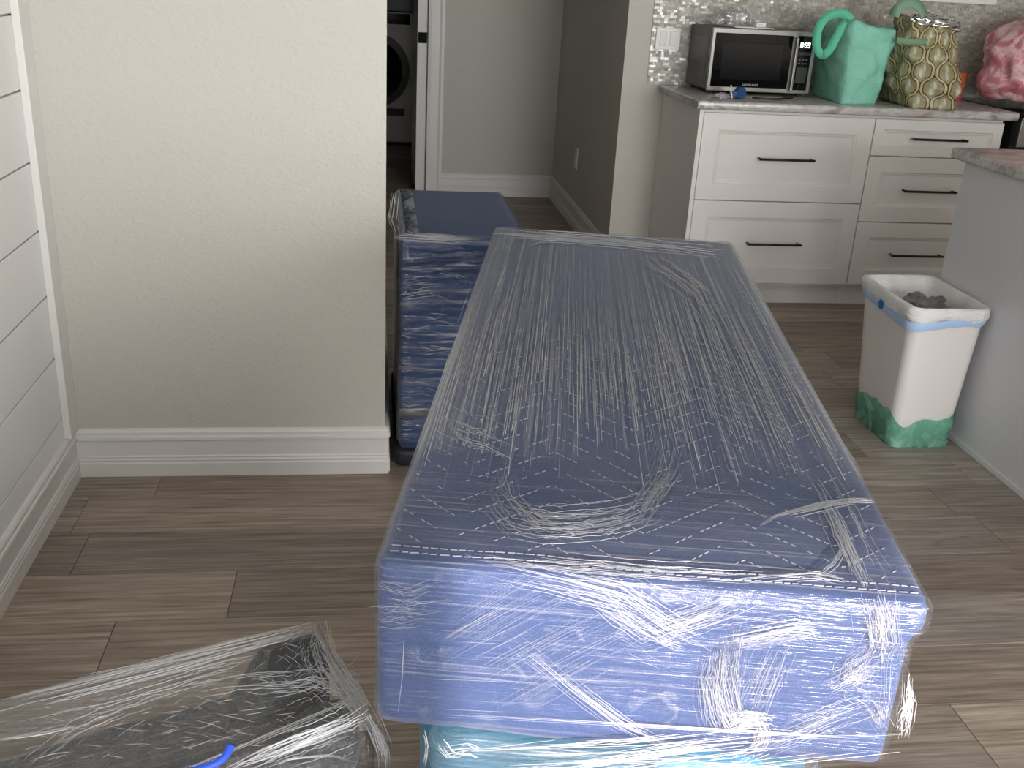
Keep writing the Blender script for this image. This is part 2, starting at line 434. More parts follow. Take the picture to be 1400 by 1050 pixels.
# wall behind the photographer: sidelight opening and a blind-covered patio window
wx0, wx1, wzh = .664, 1.225, 2.150
bm = bmesh.new()
box(bm, XL - .1, wx0, YB - .12, YB, 0, ZC); box(bm, wx1, XR + .1, YB - .12, YB, 0, ZC); box(bm, wx0, wx1, YB - .12, YB, wzh, ZC); box(bm, wx0, wx1, YB - .12, YB, 0, .05)
struct(obj('wall_back', bm, M_WALL))
w2 = struct(boxobj('window_2', (wx0, wx1, YB - .10, YB - .06, .05, .10), M_TRIM))
boxobj('window_frame', (wx0, wx0 + .02, YB - .10, YB - .06, .10, wzh), M_TRIM, w2)
boxobj('window_frame', (wx1 - .02, wx1, YB - .10, YB - .06, .10, wzh), M_TRIM, w2)
w3 = struct(boxobj('window_3', (1.36, 3.54, YB, YB + .03, .2, 2.2), M_TRIM, bevel=.003))
w4 = struct(boxobj('window_4', (-.72, .52, YB, YB + .03, .2, 2.2), M_TRIM, bevel=.003))
boxobj('blind', (-.69, .49, YB + .03, YB + .04, .24, 2.16), M_PAPER, w4)
boxobj('blind', (1.39, 3.51, YB + .03, YB + .04, .24, 2.16), M_PAPER, w3)

# ------------------------------------------------------------------ kitchen units
YC = 4.3256
def panel_front(bm, x0, x1, z0, z1, y, rail=.072, thick=.019):
    """drawer front facing -Y with stepped shaker recess"""
    loops = [(0, thick), (0, .0015), (.0015, 0), (rail, 0), (rail + .004, .0035), (rail + .010, .0045), (rail + .013, .0075), (rail + .02, .0085)]
    prev = None
    for ins, d in loops:
        L = [bm.verts.new((x0 + ins, y + d, z0 + ins)), bm.verts.new((x1 - ins, y + d, z0 + ins)), bm.verts.new((x1 - ins, y + d, z1 - ins)), bm.verts.new((x0 + ins, y + d, z1 - ins))]
        if prev:
            for i in range(4): bm.faces.new((prev[i], prev[(i + 1) % 4], L[(i + 1) % 4], L[i]))
        else: bm.faces.new(L[::-1])
        prev = L
    bm.faces.new(prev)
def pull(parent, xc, z, w, y):
    bm = bmesh.new()
    tube(bm, [(xc - w / 2, y - .032, z), (xc + w / 2, y - .032, z)], .0055, 8)
    for s in (-1, 1): tube(bm, [(xc + s * (w / 2 - .008), y + .0005, z), (xc + s * (w / 2 - .008), y - .032, z)], .005, 8)
    return obj('handle', bm, M_BLACK, parent, True)
def unit(label, x0, x1, splits, rails, left_panel=False):
    t = thing('drawer_cabinet', label, 'cabinet')
    boxobj('carcass', (x0, x1, YC + .0205, YK - .002, .10, .885), M_CABSIDE if left_panel else M_CAB, t)
    if left_panel: boxobj('end_panel', (x0 - .019, x0, YC + .001, YK - .002, 0, .885), M_CABSIDE, t, .001, 1)
    boxobj('toe_kick', (x0, x1, YC + .075, YC + .09, 0, .10), M_CABSIDE, t)
    for (za, zb), rl in zip(splits, rails):
        bm = bmesh.new(); panel_front(bm, x0 + .0015, x1 - .0015, za, zb, YC, rl)
        d = obj('drawer', bm, M_CAB, t)
        pull(d, (x0 + x1) / 2, (za + zb) / 2 + .001, .255, YC)
    return t
unit('white two-drawer base cabinet with black bar handles under the microwave', 1.404, 2.1865, [(.116, .4925), (.4965, .872)], [.072, .072], True)
unit('white three-drawer base cabinet with black bar handles beside the stove', 2.1875, 2.800, [(.116, .411), (.415, .709), (.713, .872)], [.068, .068, .045])
tag(boxobj('countertop', (1.358, 2.838, YC - .038, YK - .0085, .887, .924), M_MARBLE, None, .009, 3, True), 'grey marble worktop carrying the microwave and shopping bags', 'countertop')
# island
XI, YI = 1.936, 3.160
t = thing('kitchen_island', 'grey panelled kitchen island beside the white waste bin', 'kitchen island')
boxobj('side_panel', (XI, XI + .02, 1.2, YI, 0, .886), M_ISLAND, t, .001, 1)
boxobj('body', (XI + .02, 2.95, 1.2, YI - .004, 0, .886), M_ISLAND, t)
boxobj('shoe_moulding', (XI - .007, XI, 1.2, YI, 0, .022), M_ISLAND, t, .003, 2)
tag(boxobj('countertop', (XI - .028, 2.99, 1.16, YI + .055, .8865, .9225), M_MARBLE, None, .010, 3, True), 'pink-veined grey marble worktop of the island', 'countertop')
# stove
t = thing('stove', 'stainless steel stove with black glass hob under the pink bag', 'stove', (2.845, YC - .01, 0))
boxobj('body', (0, .76, .02, .59, .02, .905), M_BLACKPL, t)
boxobj('control_panel', (.003, .757, -.035, .02, .775, .905), M_STEEL, t, .004)
dd = boxobj('oven_door', (.006, .754, -.02, .02, .19, .765), M_BLACKGLASS, t, .004)
bm = bmesh.new(); tube(bm, [(.05, -.06, .72), (.71, -.06, .72)], .011, 10); tube(bm, [(.07, -.02, .72), (.07, -.06, .72)], .008, 8); tube(bm, [(.69, -.02, .72), (.69, -.06, .72)], .008, 8)
obj('handle', bm, M_STEEL, dd, True)
boxobj('drawer', (.006, .754, -.015, .02, .03, .18), M_STEEL, t, .003)
boxobj('hob', (-.004, .764, -.02, .6, .905, .925), M_BLACKGLASS, t, .004)
for i in range(4):
    bm = bmesh.new(); disc_cyl(bm, (.10 + i * .185, -.034, .84), (0, -1, 0), .022, .028, 20); obj('knob', bm, M_DSTEEL, t)

# ------------------------------------------------------------------ microwave
mw = thing('microwave', 'stainless microwave with dark glass door and glowing clock', 'microwave', (1.490, 4.598, .924), math.radians(1.5))
MWW, MWD, MWH = .492, .310, .268
boxobj('body', (0, MWW, .02, MWD, .014, .014 + MWH), M_DSTEEL, mw, .006)
bm = bmesh.new(); box(bm, 0, MWW, 0, .022, .012, .014 + MWH + .001, .003); obj('front_frame', bm, M_STEEL, mw)
dr = boxobj('door', (.014, .378, -.006, .004, .032, MWH - .006), M_BLACKGLASS, mw, .002)
boxobj('window', (.052, .338, -.0068, -.004, .065, MWH - .045), plain('microwave_window_mesh', (.010, .010, .011), .10, 0, .06, 40, Specular_IOR_Level=.2), dr, .002)
boxobj('handle', (.384, .397, -.032, .002, .022, MWH - .012), M_STEEL, mw, .003)
cp = boxobj('control_panel', (.402, .472, -.006, .004, .028, MWH - .004), M_BLACKGLASS, mw, .002)
m = N('display_glow'); m.base((1, 1, 1)); m.p(Emission_Color=(.9, .97, 1., 1), Emission_Strength=2.5); M_GLOW = m.m
SEG = {'0': 'abcdef', '1': 'bc', '2': 'abged', '3': 'abgcd', '4': 'fgbc', '5': 'afgcd', '6': 'afgedc', '7': 'abc', '8': 'abcdefg', '9': 'abfgcd'}
def digits(txt, x, z, h, y, mat, parent):
    bm = bmesh.new(); w = h * .5; t_ = h * .13
    for ch in txt:
        if ch == ':':
            for q in (.3, .7): box(bm, x, x + t_, y - .0006, y, z + h * q - t_ / 2, z + h * q + t_ / 2)
            x += t_ * 2.2; continue
        R = {'a': (0, w, h - t_, h), 'g': (0, w, h / 2 - t_ / 2, h / 2 + t_ / 2), 'd': (0, w, 0, t_), 'f': (0, t_, h / 2, h), 'b': (w - t_, w, h / 2, h), 'e': (0, t_, 0, h / 2), 'c': (w - t_, w, 0, h / 2)}
        for s in SEG[ch]: a = R[s]; box(bm, x + a[0], x + a[1], y - .0006, y, z + a[2], z + a[3])
        x += w + t_ * 1.3
    return obj('display_digits', bm, mat, parent)
digits('0:59', .4145, .214, .0215, -.0061, M_GLOW, cp)
for r in range(2):
    for c in range(3): boxobj('key', (.416 + c * .017, .424 + c * .017, -.0068, -.005, .160 - r * .017, .164 - r * .017), plain('key_print', (.18, .18, .18), .5), cp)
boxobj('key', (.410, .464, -.0068, -.005, .182, .196), plain('key_grey', (.045, .045, .047), .4), cp)
boxobj('dial_pad', (.412, .462, -.0068, -.005, .06, .128), plain('key_dark', (.02, .02, .021), .3), cp)
fc = bpy.data.curves.new('brand_lettering', 'FONT'); fc.body = 'SAMSUNG'; fc.size = .0125; fc.align_x = 'CENTER'; fc.extrude = .0002
fo = bpy.data.objects.new('brand_tmp', fc); COL.objects.link(fo)
dg = bpy.context.evaluated_depsgraph_get(); me = bpy.data.meshes.new_from_object(fo.evaluated_get(dg)); bpy.data.objects.remove(fo)
lo = link('brand_lettering', me, plain('lettering_silver', (.55, .55, .55), .4), dr)
lo.location = (.200, -.0072, .040); lo.rotation_euler = (math.pi / 2, 0, 0); lo.scale = (1.35, 1, 1)
bm = bmesh.new(); box(bm, -.0008, .004, .055, MWD - .03, .05, MWH - .03, .002); obj('side_panel', bm, plain('microwave_side_emboss', (.11, .11, .104), .4, .8), mw)
bm = bmesh.new()
for r in range(5):
    for c in range(5): disc_cyl(bm, (-.0006, MWD - .055 - c * .026, .062 + r * .0150), (-1, 0, 0), .0066, .0008, 8)
stuff(obj('vent_hole', bm, M_BLACKPL, mw))
for x in (.03, MWW - .03):
    for y in (.05, MWD - .03): boxobj('foot', (x - .012, x + .012, y - .012, y + .012, 0, .015), M_BLACKPL, mw, .002)

# --- things on and in front of the microwave
def crumple(name, center, size, mat, parent=None, seed=0, amp=.35, freq=2.5, sub=4, flat_bottom=True, smooth=True):
    bm = bmesh.new(); bmesh.ops.create_icosphere(bm, subdivisions=sub, radius=1)
    so = Vector((seed * 13.7, seed * 5.1, seed * 9.3))
    for v in bm.verts:
        p = v.co.copy()
        d = 1 + amp * fbm(p * freq + so, 4) + amp * .6 * abs(noise.noise(p * freq * 2.6 + so))
        v.co = Vector((p.x * d * size[0], p.y * d * size[1], p.z * d * size[2]))
        if flat_bottom: v.co.z = max(v.co.z, -size[2] * .72)
        v.co += Vector(center)
    return obj(name, bm, mat, parent, smooth)
zt = .924 + .014 + MWH + .002
bm = bmesh.new()
box(bm, -.095, .095, -.10, .10, 0, .004, .001, 1)
o = obj('paper_sheet', bm, M_PAPER); o.location = (1.690, 4.74, zt); o.rotation_euler = (0, 0, .06)
tag(o, 'thin stack of white paper lying on top of the microwave', 'paper')
M_DKFILM = m_film_plain('dark_clear_bag', scale=14, amount=.5, base=.22, bump=1.0, lo=.45, hi=.65)
o = crumple('plastic_bag', (1.648, 4.78, zt + .036), (.055, .05, .042), M_DKFILM, None, 3, .5, 2.2)
tag(o, 'crumpled clear plastic bag on the papers on the microwave', 'plastic bag')
o = crumple('plastic_wrapper', (1.552, 4.76, zt + .021), (.028, .03, .022), M_DKFILM, None, 8, .5, 2.2)
tag(o, 'small crumpled plastic wrapper at the left of the microwave top', 'plastic wrapper')
bm = bmesh.new(); box(bm, -.022, .022, -.02, .02, 0, .020, .002)
o = obj('small_box', bm, M_PAPER); o.location = (1.740, 4.71, zt + .004); tag(o, 'little white box on the papers on the microwave', 'box')
bm = bmesh.new(); box(bm, -.017, .017, -.002, -.001, .003, .006); box(bm, -.012, .012, -.0212, -.020, .008, .013); obj('label_strip', bm, plain('box_print', (.6, .6, .6), .6), o)
# blue tape dispenser
t = thing('tape_dispenser', 'dark blue tape dispenser lying in front of the microwave', 'tape dispenser', (1.578, 4.400, .924), math.radians(20))
m_bl = plain('dark_blue_plastic', (.015, .06, .16), .25)
bm = bmesh.new(); disc_cyl(bm, (0, -.014, .027), (0, 1, 0), .026, .028, 28); bmesh.ops.bevel(bm, geom=[e for e in bm.edges], offset=.003, segments=1, affect='EDGES'); obj('shell', bm, m_bl, t, False)
bm = bmesh.new(); box(bm, -.048, -.018, -.011, .011, .012, .034, .003); obj('cutter_nose', bm, plain('clear_blue_plastic', (.05, .10, .20), .1), t)
bm = bmesh.new(); tube(bm, [(-.05, -.012, .006), (-.052, 0, .04), (-.046, .01, .058)], .003, 6); obj('tape_end', bm, M_WHITEPL, t)
o = crumple('film_scrap', (1.510, 4.420, .934), (.035, .022, .013), m_film_plain('scrap_film', scale=20, amount=.6, base=.25, bump=1.0), None, 5, .5, 2.5)
tag(o, 'scrap of clear film on the worktop by the blue dispenser', 'film scrap')
bm = bmesh.new(); tube(bm, [(1.655, 4.45, .9285), (1.69, 4.43, .9285), (1.75, 4.425, .9285), (1.80, 4.45, .9285), (1.86, 4.50, .9285), (1.84, 4.56, .9285)], .0042, 6)
o = obj('power_cord', bm, M_BLACKPL, None, True); tag(o, 'black cord lying on the worktop in front of the microwave', 'cord')

# ------------------------------------------------------------------ shopping bags
def softbag(name, base, topc, mat, parent, nz=26, n=14, wr=.012, seed=0, bulge=.02, top_dip=.0, fold=.0, round_=.55):
    """bag from 4 base corners and 4 top corners (counter-clockwise, (x,y,z)), sides bulge and crumple"""
    base = [Vector(b) for b in base]; topc = [Vector(b) for b in topc]
    so = Vector((seed * 3.3, seed * 7.1, seed * 2.9))
    v, f = [], []
    m = 4 * n
    for k in range(nz + 1):
        t = k / nz
        cs = [base[i].lerp(topc[i], t) for i in range(4)]
        c = sum(cs, Vector()) / 4
        for i in range(4):
            for j in range(n):
                s = j / n
                p = cs[i].lerp(cs[(i + 1) % 4], s)
                out = (p - c); out.z = 0; out.normalize()
                b = bulge * math.sin(math.pi * s) * math.sin(math.pi * min(1, t * 1.05) ** .8)
                cr = round_ * .03 * (abs(2 * s - 1) ** 8)
                p = p + out * (b - cr)
                w = fbm(p * 7 + so, 4) * wr + (abs(noise.noise(p * 13 + so)) - .2) * wr * 1.3
                p = p + out * w * min(1, t * 4 + .15)
                if t > .93: p = p - out * fold * (t - .93) / .07
                p.z += top_dip * (math.sin(math.pi * s) if i % 2 == 0 else 0) * max(0, t - .8) * 5 + (fbm(p * 9 + so, 2) * .015 * t if t > .1 else 0)
                v.append(p)
    for k in range(nz):
        for j in range(m): f.append((k * m + j, k * m + (j + 1) % m, (k + 1) * m + (j + 1) % m, (k + 1) * m + j))
    cb = len(v); v.append(sum(base, Vector()) / 4)
    for j in range(m): f.append((cb, (j + 1) % m, j))
    # sunken top
    rim = [v[nz * m + j] for j in range(m)]; ct = sum(rim, Vector()) / m
    prev = nz * m
    for q, (s, dz) in enumerate(((.80, -.012), (.45, -.03), (.15, -.025))):
        st = len(v)
        for p in rim:
            w = ct.lerp(p, s); w.z += dz + fbm(w * 14 + so, 3) * .02; v.append(w)
        for j in range(m): f.append((prev + j, prev + (j + 1) % m, st + (j + 1) % m, st + j))
        prev = st
    f.append(tuple(range(prev, prev + m)))
    return pydata(name, v, f, mat, parent, True)
def ribbon(name, pts, width, mat, parent, normal=None, thick=.0015, side=None):
    pts = [Vector(p) for p in pts]
    # resample with catmull-rom
    P = []
    for i in range(len(pts) - 1):
        a, b, c, d = pts[max(i - 1, 0)], pts[i], pts[i + 1], pts[min(i + 2, len(pts) - 1)]
        for k in range(8):
            t = k / 8
            P.append(.5 * ((2 * b) + (c - a) * t + (2 * a - 5 * b + 4 * c - d) * t * t + (3 * b - a - 3 * c + d) * t ** 3))
    P.append(pts[-1])
    bm = bmesh.new(); rows = []
    for i, p in enumerate(P):
        t = (P[min(i + 1, len(P) - 1)] - P[max(i - 1, 0)]).normalized()
        if side is not None: s = Vector(side) - t * Vector(side).dot(t); s.normalize()
        else: s = t.cross(Vector(normal)).normalized()
        nn = s.cross(t)
        rows.append([bm.verts.new(p + s * (width / 2 * q) + nn * (thick * r)) for q, r in ((-1, -1), (1, -1), (1, 1), (-1, 1))])
    for a, b in zip(rows[:-1], rows[1:]):
        for k in range(4): bm.faces.new((a[k], a[(k + 1) % 4], b[(k + 1) % 4], b[k]))
    bm.faces.new(rows[0]); bm.faces.new(rows[-1][::-1])
    return obj(name, bm, mat, parent, True)

def m_mint():
    m = N('mint_woven_plastic'); co = m.coord()
    n = m.noise(co, 9, 4, .6, .4); w = m.noise(m.mapping(co, (500, 500, 500)), 1, 2)
    m.base(m.mix(n, lin(124, 206, 180), lin(156, 222, 200)))
    m.l(m.bump(m.math('ADD', m.noise(co, 22, 4, .6, .8), m.math('MULTIPLY', w, .2)), .8, .014), m.bs.inputs['Normal'])
    m.p(Roughness=.28, Specular_IOR_Level=.6)
    return m.m
M_MINT = m_mint()
M_STRAP = plain('mint_webbing', lin(96, 196, 160), .7, 0, .05, 120)
ZT = .925
t = thing('mint_tote_bag', 'shiny mint green tote bag with looped strap beside the microwave', 'bag')
softbag('body', [(2.018, 4.345, ZT), (2.215, 4.390, ZT), (2.255, 4.76, ZT), (2.052, 4.76, ZT)],
        [(2.022, 4.36, 1.262), (2.262, 4.39, 1.240), (2.295, 4.74, 1.25), (2.040, 4.76, 1.275)], M_MINT, t, wr=.020, seed=2, bulge=.014, fold=.012)
pxs = [(1163, 29), (1152, 37), (1143, 52), (1135, 67), (1125, 75), (1117, 66), (1117, 48), (1122, 33), (1133, 22), (1146, 18), (1157, 21), (1164, 28)]
ribbon('strap', [onP(a, b, Vector((2.003, 4.43, 1.2)), Vector((.43, .9, 0))) for a, b in pxs], .036, M_STRAP, t, normal=(.43, .9, 0))

def m_trellis():
    m = N('gold_trellis_print'); co = m.coord('UV')
    nz = m.noise(m.coord(), 6, 3, .5)
    sx = m.add('ShaderNodeSeparateXYZ'); m.l(co, sx.inputs[0])
    u = m.math('MULTIPLY', sx.outputs[0], 2 * math.pi * 1.0); v_ = m.math('MULTIPLY', sx.outputs[1], 2 * math.pi * 1.0)
    cu = m.math('COSINE', u); cv = m.math('COSINE', v_)
    cu2 = m.math('MULTIPLY', m.math('COSINE', m.math('MULTIPLY', u, 3.)), .20); cv2 = m.math('MULTIPLY', m.math('COSINE', m.math('MULTIPLY', v_, 3.)), -.12)
    s = m.math('ADD', m.math('ADD', cu, cv), m.math('ADD', cu2, cv2))
    ab = m.math('ABSOLUTE', s)
    line = m.math('MULTIPLY', m.smooth(ab, .24, .32), m.smooth(ab, .50, .60, 1, 0))
    band = m.smooth(ab, .26, .36, 1, 0)
    # small crosses at the cell centres
    s2 = m.math('SUBTRACT', m.math('ABSOLUTE', s), 1.0)
    cr = m.math('MULTIPLY', m.smooth(ab, 1.35, 1.6), m.smooth(m.math('MULTIPLY', m.math('SINE', u), m.math('SINE', v_)), -.02, .02, .4, 1))
    c = m.mix(band, lin(150, 142, 106), lin(192, 178, 130))
    c = m.mix(m.math('MULTIPLY', cr, .6), c, lin(222, 226, 204))
    c = m.mix(m.math('MULTIPLY', line, 1.0), c, lin(56, 46, 28))
    m.base(c); m.l(m.bump(m.noise(m.coord(), 24, 4, .6, .5), .4, .01), m.bs.inputs['Normal'])
    m.p(Roughness=.38)
    return m.m
M_TREL = m_trellis()
def cyl_uv(o, cx, cy, su, sv):
    uv = o.data.uv_layers.new(name='UVMap')
    for p in o.data.polygons:
        vs = [o.data.vertices[i].co for i in p.vertices]
        base = None
        for k, li in enumerate(p.loop_indices):
            q = vs[k]; a = math.atan2(q.y - cy, q.x - cx)
            if base is None: base = a
            while a - base > math.pi: a -= 2 * math.pi
            while a - base < -math.pi: a += 2 * math.pi
            uv.data[li].uv = (a / (2 * math.pi) * su, q.z * sv)
t = thing('trellis_tote_bag', 'bulging insulated bag with gold trellis print and mint strap', 'bag')
b = softbag('body', [(2.330, 4.300, ZT), (2.535, 4.275, ZT), (2.580, 4.64, ZT), (2.350, 4.70, ZT)],
            [(2.290, 4.42, 1.285), (2.500, 4.38, 1.245), (2.530, 4.56, 1.262), (2.320, 4.60, 1.31)], M_TREL, t, wr=.030, seed=9, bulge=.030, fold=.006)
cyl_uv(b, 2.46, 4.50, 12, 1 / .135)
M_FOIL = plain('silver_foil_lining', (.75, .76, .76), .18, 1., .1, 30)
o = crumple('foil_lining', (2.405, 4.465, 1.278), (.075, .035, .030), M_FOIL, t, 4, .5, 2.0)
o = crumple('lining_rim', (2.48, 4.475, 1.258), (.09, .04, .03), M_FOIL, t, 6, .4, 2.0)
ribbon('strap', [onY(a, b, 4.43) for a, b in ((1222, 22), (1229, 10), (1242, 3), (1256, 8), (1264, 22))], .046, plain('sage_webbing', lin(124, 158, 132), .7), t, side=(.0, .35, 1))
ribbon('front_strap', [onY(1226, 55, 4.350), onY(1240, 57, 4.335), onY(1257, 58, 4.330), onY(1268, 58, 4.335)], .026, plain('sage_webbing_front', lin(120, 150, 122), .7), t, normal=(0, 1, 0))
ribbon('zip_flap', [onY(1207, 24, 4.50), onY(1216, 17, 4.50), onY(1224, 12, 4.49), onY(1235, 16, 4.47)], .022, M_TREL, t, side=(.2, .4, 1))

def m_pink():
    m = N('pink_floral_fabric'); co = m.coord()
    a = m.noise(co, 9, 4, .6, 1.2); b_ = m.noise(co, 26, 3, .6, .8)
    c = m.mix(m.smooth(a, .42, .58), lin(214, 128, 140), lin(244, 206, 204))
    c = m.mix(m.smooth(b_, .60, .68, 0, .7), c, lin(206, 96, 116))
    m.base(c); m.l(m.bump(m.noise(co, 16, 4), .35, .015), m.bs.inputs['Normal']); m.p(Roughness=.5)
    return m.m
M_PINK = m_pink()
t = thing('pink_bag', 'big pink flower-print bag slumped on the stove', 'bag')
crumple('body', (3.07, 4.60, 1.115), (.255, .21, .225), M_PINK, t, 12, .16, 1.6, 5)
bm = bmesh.new()
pts = []
for k in range(15):
    a = -1.2 + k / 14 * 3.2
    pts.append((3.035 + .115 * math.cos(a + 1.7), 4.392 - .008 * math.sin(a), 1.19 + .12 * math.sin(a + 1.7)))
tube(bm, pts, [.010 + .014 * math.sin(math.pi * i / 14) for i in range(15)], 8)
obj('rolled_edge', bm, plain('pink_trim', lin(206, 84, 116), .5, 0, .1, 20), t, True)
# snack boxes by the stove
t = thing('snack_box', 'orange and red snack box behind the trellis bag', 'box', (2.802, 4.80, .924), math.radians(-8))
boxobj('lower_carton', (-.035, .033, -.02, .02, 0, .052), plain('red_card', lin(190, 30, 30), .5), t, .002)
boxobj('upper_carton', (-.035, .038, -.022, .02, .052, .125), plain('orange_card', lin(206, 92, 36), .5), t, .003)
boxobj('label_print', (-.012, .018, -.0215, -.0195, .014, .038), plain('pale_print', (.6, .5, .5), .5), t)

# ------------------------------------------------------------------ waste bin
def rrect(x0, x1, y0, y1, r, n=6):
    P = []
    for cx, cy, a0 in ((x1 - r, y0 + r, -90), (x1 - r, y1 - r, 0), (x0 + r, y1 - r, 90), (x0 + r, y0 + r, 180)):
        for k in range(n + 1):
            a = math.radians(a0 + 90 * k / n); P.append((cx + r * math.cos(a), cy + r * math.sin(a)))
    return P
def densify(P, m=3):
    R = []
    for i in range(len(P)):
        a, b = P[i], P[(i + 1) % len(P)]
        L = math.dist(a, b); k = max(1, int(L / .016))
        for q in range(k): R.append((a[0] + (b[0] - a[0]) * q / k, a[1] + (b[1] - a[1]) * q / k))
    return R
BINB = (1.684, 1.892, 2.830, 3.105); BINT = (1.668, 1.918, 2.815, 3.19)
NB = densify(rrect(0, 1, 0, 1, .12, 6)); NB = None
def binring(z, off=0, wob=0, seed=0, r=.035):
    t = z / .48
    x0, x1, y0, y1 = (BINB[i] + (BINT[i] - BINB[i]) * t for i in range(4))
    P = []
    rr = r + off
    base = rrect(x0 - off, x1 + off, y0 - off, y1 + off, rr, 6)
    # fixed topology: subdivide straight runs
    out = []
    for i in range(len(base)):
        a, b = base[i], base[(i + 1) % len(base)]
        k = 12 if (i % 7) == 6 else 1
        for q in range(k): out.append((a[0] + (b[0] - a[0]) * q / k, a[1] + (b[1] - a[1]) * q / k))
    c = Vector(((x0 + x1) / 2, (y0 + y1) / 2, 0))
    R = []
    for i, (x, y) in enumerate(out):
        p = Vector((x, y, z))
        if wob:
            d = (Vector((x, y, 0)) - c).normalized()
            p += d * wob * (fbm(Vector((x * 18, y * 18, z * 26 + seed)), 3) + .35)
        R.append(p)
    return R
def loft(name, rings, mat, parent, cap0=True, cap1=True, smooth=True):
    v = [p for r in rings for p in r]; n = len(rings[0]); f = []
    for k in range(len(rings) - 1):
        for j in range(n): f.append((k * n + j, k * n + (j + 1) % n, (k + 1) * n + (j + 1) % n, (k + 1) * n + j))
    if cap0: f.append(tuple(range(n - 1, -1, -1)))
    if cap1: f.append(tuple(range((len(rings) - 1) * n, len(rings) * n)))
    return pydata(name, v, f, mat, parent, smooth)
t = thing('waste_bin', 'white plastic waste bin with white liner and green bag round its foot', 'waste bin')
M_BIN = plain('bin_white_plastic', (.76, .73, .69), .3, 0, .03, 8)
loft('bin_body', [binring(z, 0) for z in (.004, .1, .2, .3, .4, .472)] + [binring(z, -.004) for z in (.472, .35, .2)], M_BIN, t, True, True)
M_LINER = (lambda m: (m.base((.84, .84, .82)), m.p(Roughness=.38), m.l(m.bump(m.noise(m.mapping(m.coord(), (1, 1, 2.5)), 34, 4, .6, .8), .7, .01), m.bs.inputs['Normal']), m.m)[-1])(N('white_bin_liner'))
rings = [binring(.434, .004, .006, 1), binring(.445, .007, .010, 2), binring(.455, .009, .010, 3), binring(.478, .010, .008, 4), binring(.487, .004, .006, 5), binring(.484, -.008, .004, 6), binring(.46, -.014, .010, 7), binring(.42, -.02, .012, 8), binring(.38, -.026, .014, 9), binring(.36, -.05, .01, 10)]
loft('liner', rings, M_LINER, t, False, True)
def liner_hem(z0, z1, name, mat, wav):
    R0, R1 = [], []
    for i, p in enumerate(binring(z0, .0065, .0, 1)):
        w = .012 * math.sin(i * .19 + wav) - .003
        R0.append(p + Vector((0, 0, w)))
    for i, p in enumerate(binring(z1, .0080, .004, 3)):
        w = .009 * math.sin(i * .19 + wav)
        R1.append(p + Vector((0, 0, w)))
    mid = [(a + b) / 2 + (a - Vector((1.79, 2.98, a.z))).normalized() * .003 for a, b in zip(R0, R1)]
    return loft(name, [R0, mid, R1], mat, t, False, False)
M_HEM = plain('blue_drawstring_hem', lin(176, 202, 234), .35, 0, .06, 30)
hem = liner_hem(.420, .446, 'drawstring_hem', M_HEM, .6)
# blue thumb hole patch on the hem
pc = onX(1206, 416, 1.662)
bm = bmesh.new(); disc_cyl(bm, pc + Vector((-.002, 0, 0)), (-1, 0, 0), .017, .002, 20); obj('drawstring_tab', bm, plain('tab_blue', lin(30, 108, 168), .4), hem)
# green bag pulled round the foot
m = N('green_thin_bag'); co = m.coord(); n_ = m.noise(co, 12, 4, .6, .8); n2 = m.noise(co, 40, 3, .6)
tr = m.add('ShaderNodeBsdfTransparent'); tr.inputs[0].default_value = (*lin(176, 226, 206), 1)
m.base(m.mix(n_, lin(112, 190, 160), lin(176, 226, 208))); m.p(Roughness=.25); m.l(m.bump(m.math('ADD', n_, n2), .6, .008), m.bs.inputs['Normal'])
mx = m.add('ShaderNodeMixShader'); m.l(m.smooth(n_, .38, .66, .22, .75), mx.inputs[0]); m.l(tr.outputs[0], mx.inputs[1]); m.l(m.bs.outputs[0], mx.inputs[2]); m.l(mx.outputs[0], m.out.inputs['Surface'])
M_GRN = m.m
rings = []
for k in range(9):
    q = k / 8; ring = []
    rb = binring(.003 + .10 * q, .0035 + .002 * q, .006 * (1 - q * .6), 20)
    for i, p in enumerate(rb):
        hgt = .105 + .016 * math.sin(i * .27 + .6) + .008 * math.sin(i * .61) + .02 * noise.noise(Vector((p.x * 20, p.y * 20, 0)))
        ring.append(Vector((p.x, p.y, .0015 + hgt * q)))
    rings.append(ring)
loft('green_bag', rings, M_GRN, t, False, False)
o = crumple('crumpled_wrapper', (1.795, 2.990, .440), (.062, .080, .028), plain('grey_foil_wrap', (.20, .20, .20), .4, .2, .2, 14), None, 21, .6, 2.0)
tag(o, 'dark grey crumpled wrapper lying in the white bin', 'wrapper')

# ------------------------------------------------------------------ washer in the laundry
t = thing('washing_machine', 'white front-loading washer with black round door in the dark laundry', 'washing machine', (-.01, 8.6, 0))
boxobj('body', (-.34, .34, 0, .72, .03, 1.045), plain('washer_white', (.88, .88, .86), .35), t, .012, 3)
boxobj('control_strip', (-.29, .295, -.006, .01, .955, 1.035), M_BLACKGLASS, t, .004)
dd = None
bm = bmesh.new(); disc_cyl(bm, (.005, .004, .60), (0, -1, 0), .292, .03, 48); bmesh.ops.bevel(bm, geom=bm.edges[:], offset=.008, segments=2, affect='EDGES'); dd = obj('door', bm, M_BLACKPL, t)
bm = bmesh.new(); disc_cyl(bm, (.005, -.024, .60), (0, -1, 0), .235, .022, 48); obj('door_glass', bm, M_BLACKGLASS, dd)
boxobj('door_catch', (.225, .262, -.040, -.022, .56, .64), M_DSTEEL, dd, .004)
dw = boxobj('service_flap', (-.29, .26, -.008, .01, .245, .31), M_BLACKPL, t, .004)
boxobj('flap_trim', (-.29, .26, -.012, -.006, .302, .314), M_STEEL, dw, .002)
boxobj('plinth', (-.33, .33, .02, .68, 0, .035), M_BLACKPL, t)
t = thing('tumble_dryer', 'dark fronted dryer stacked above the washer in the laundry', 'dryer', (-.01, 8.6, 1.047))
boxobj('body', (-.34, .34, 0, .72, 0, .95), M_BLACKPL, t, .01, 3)
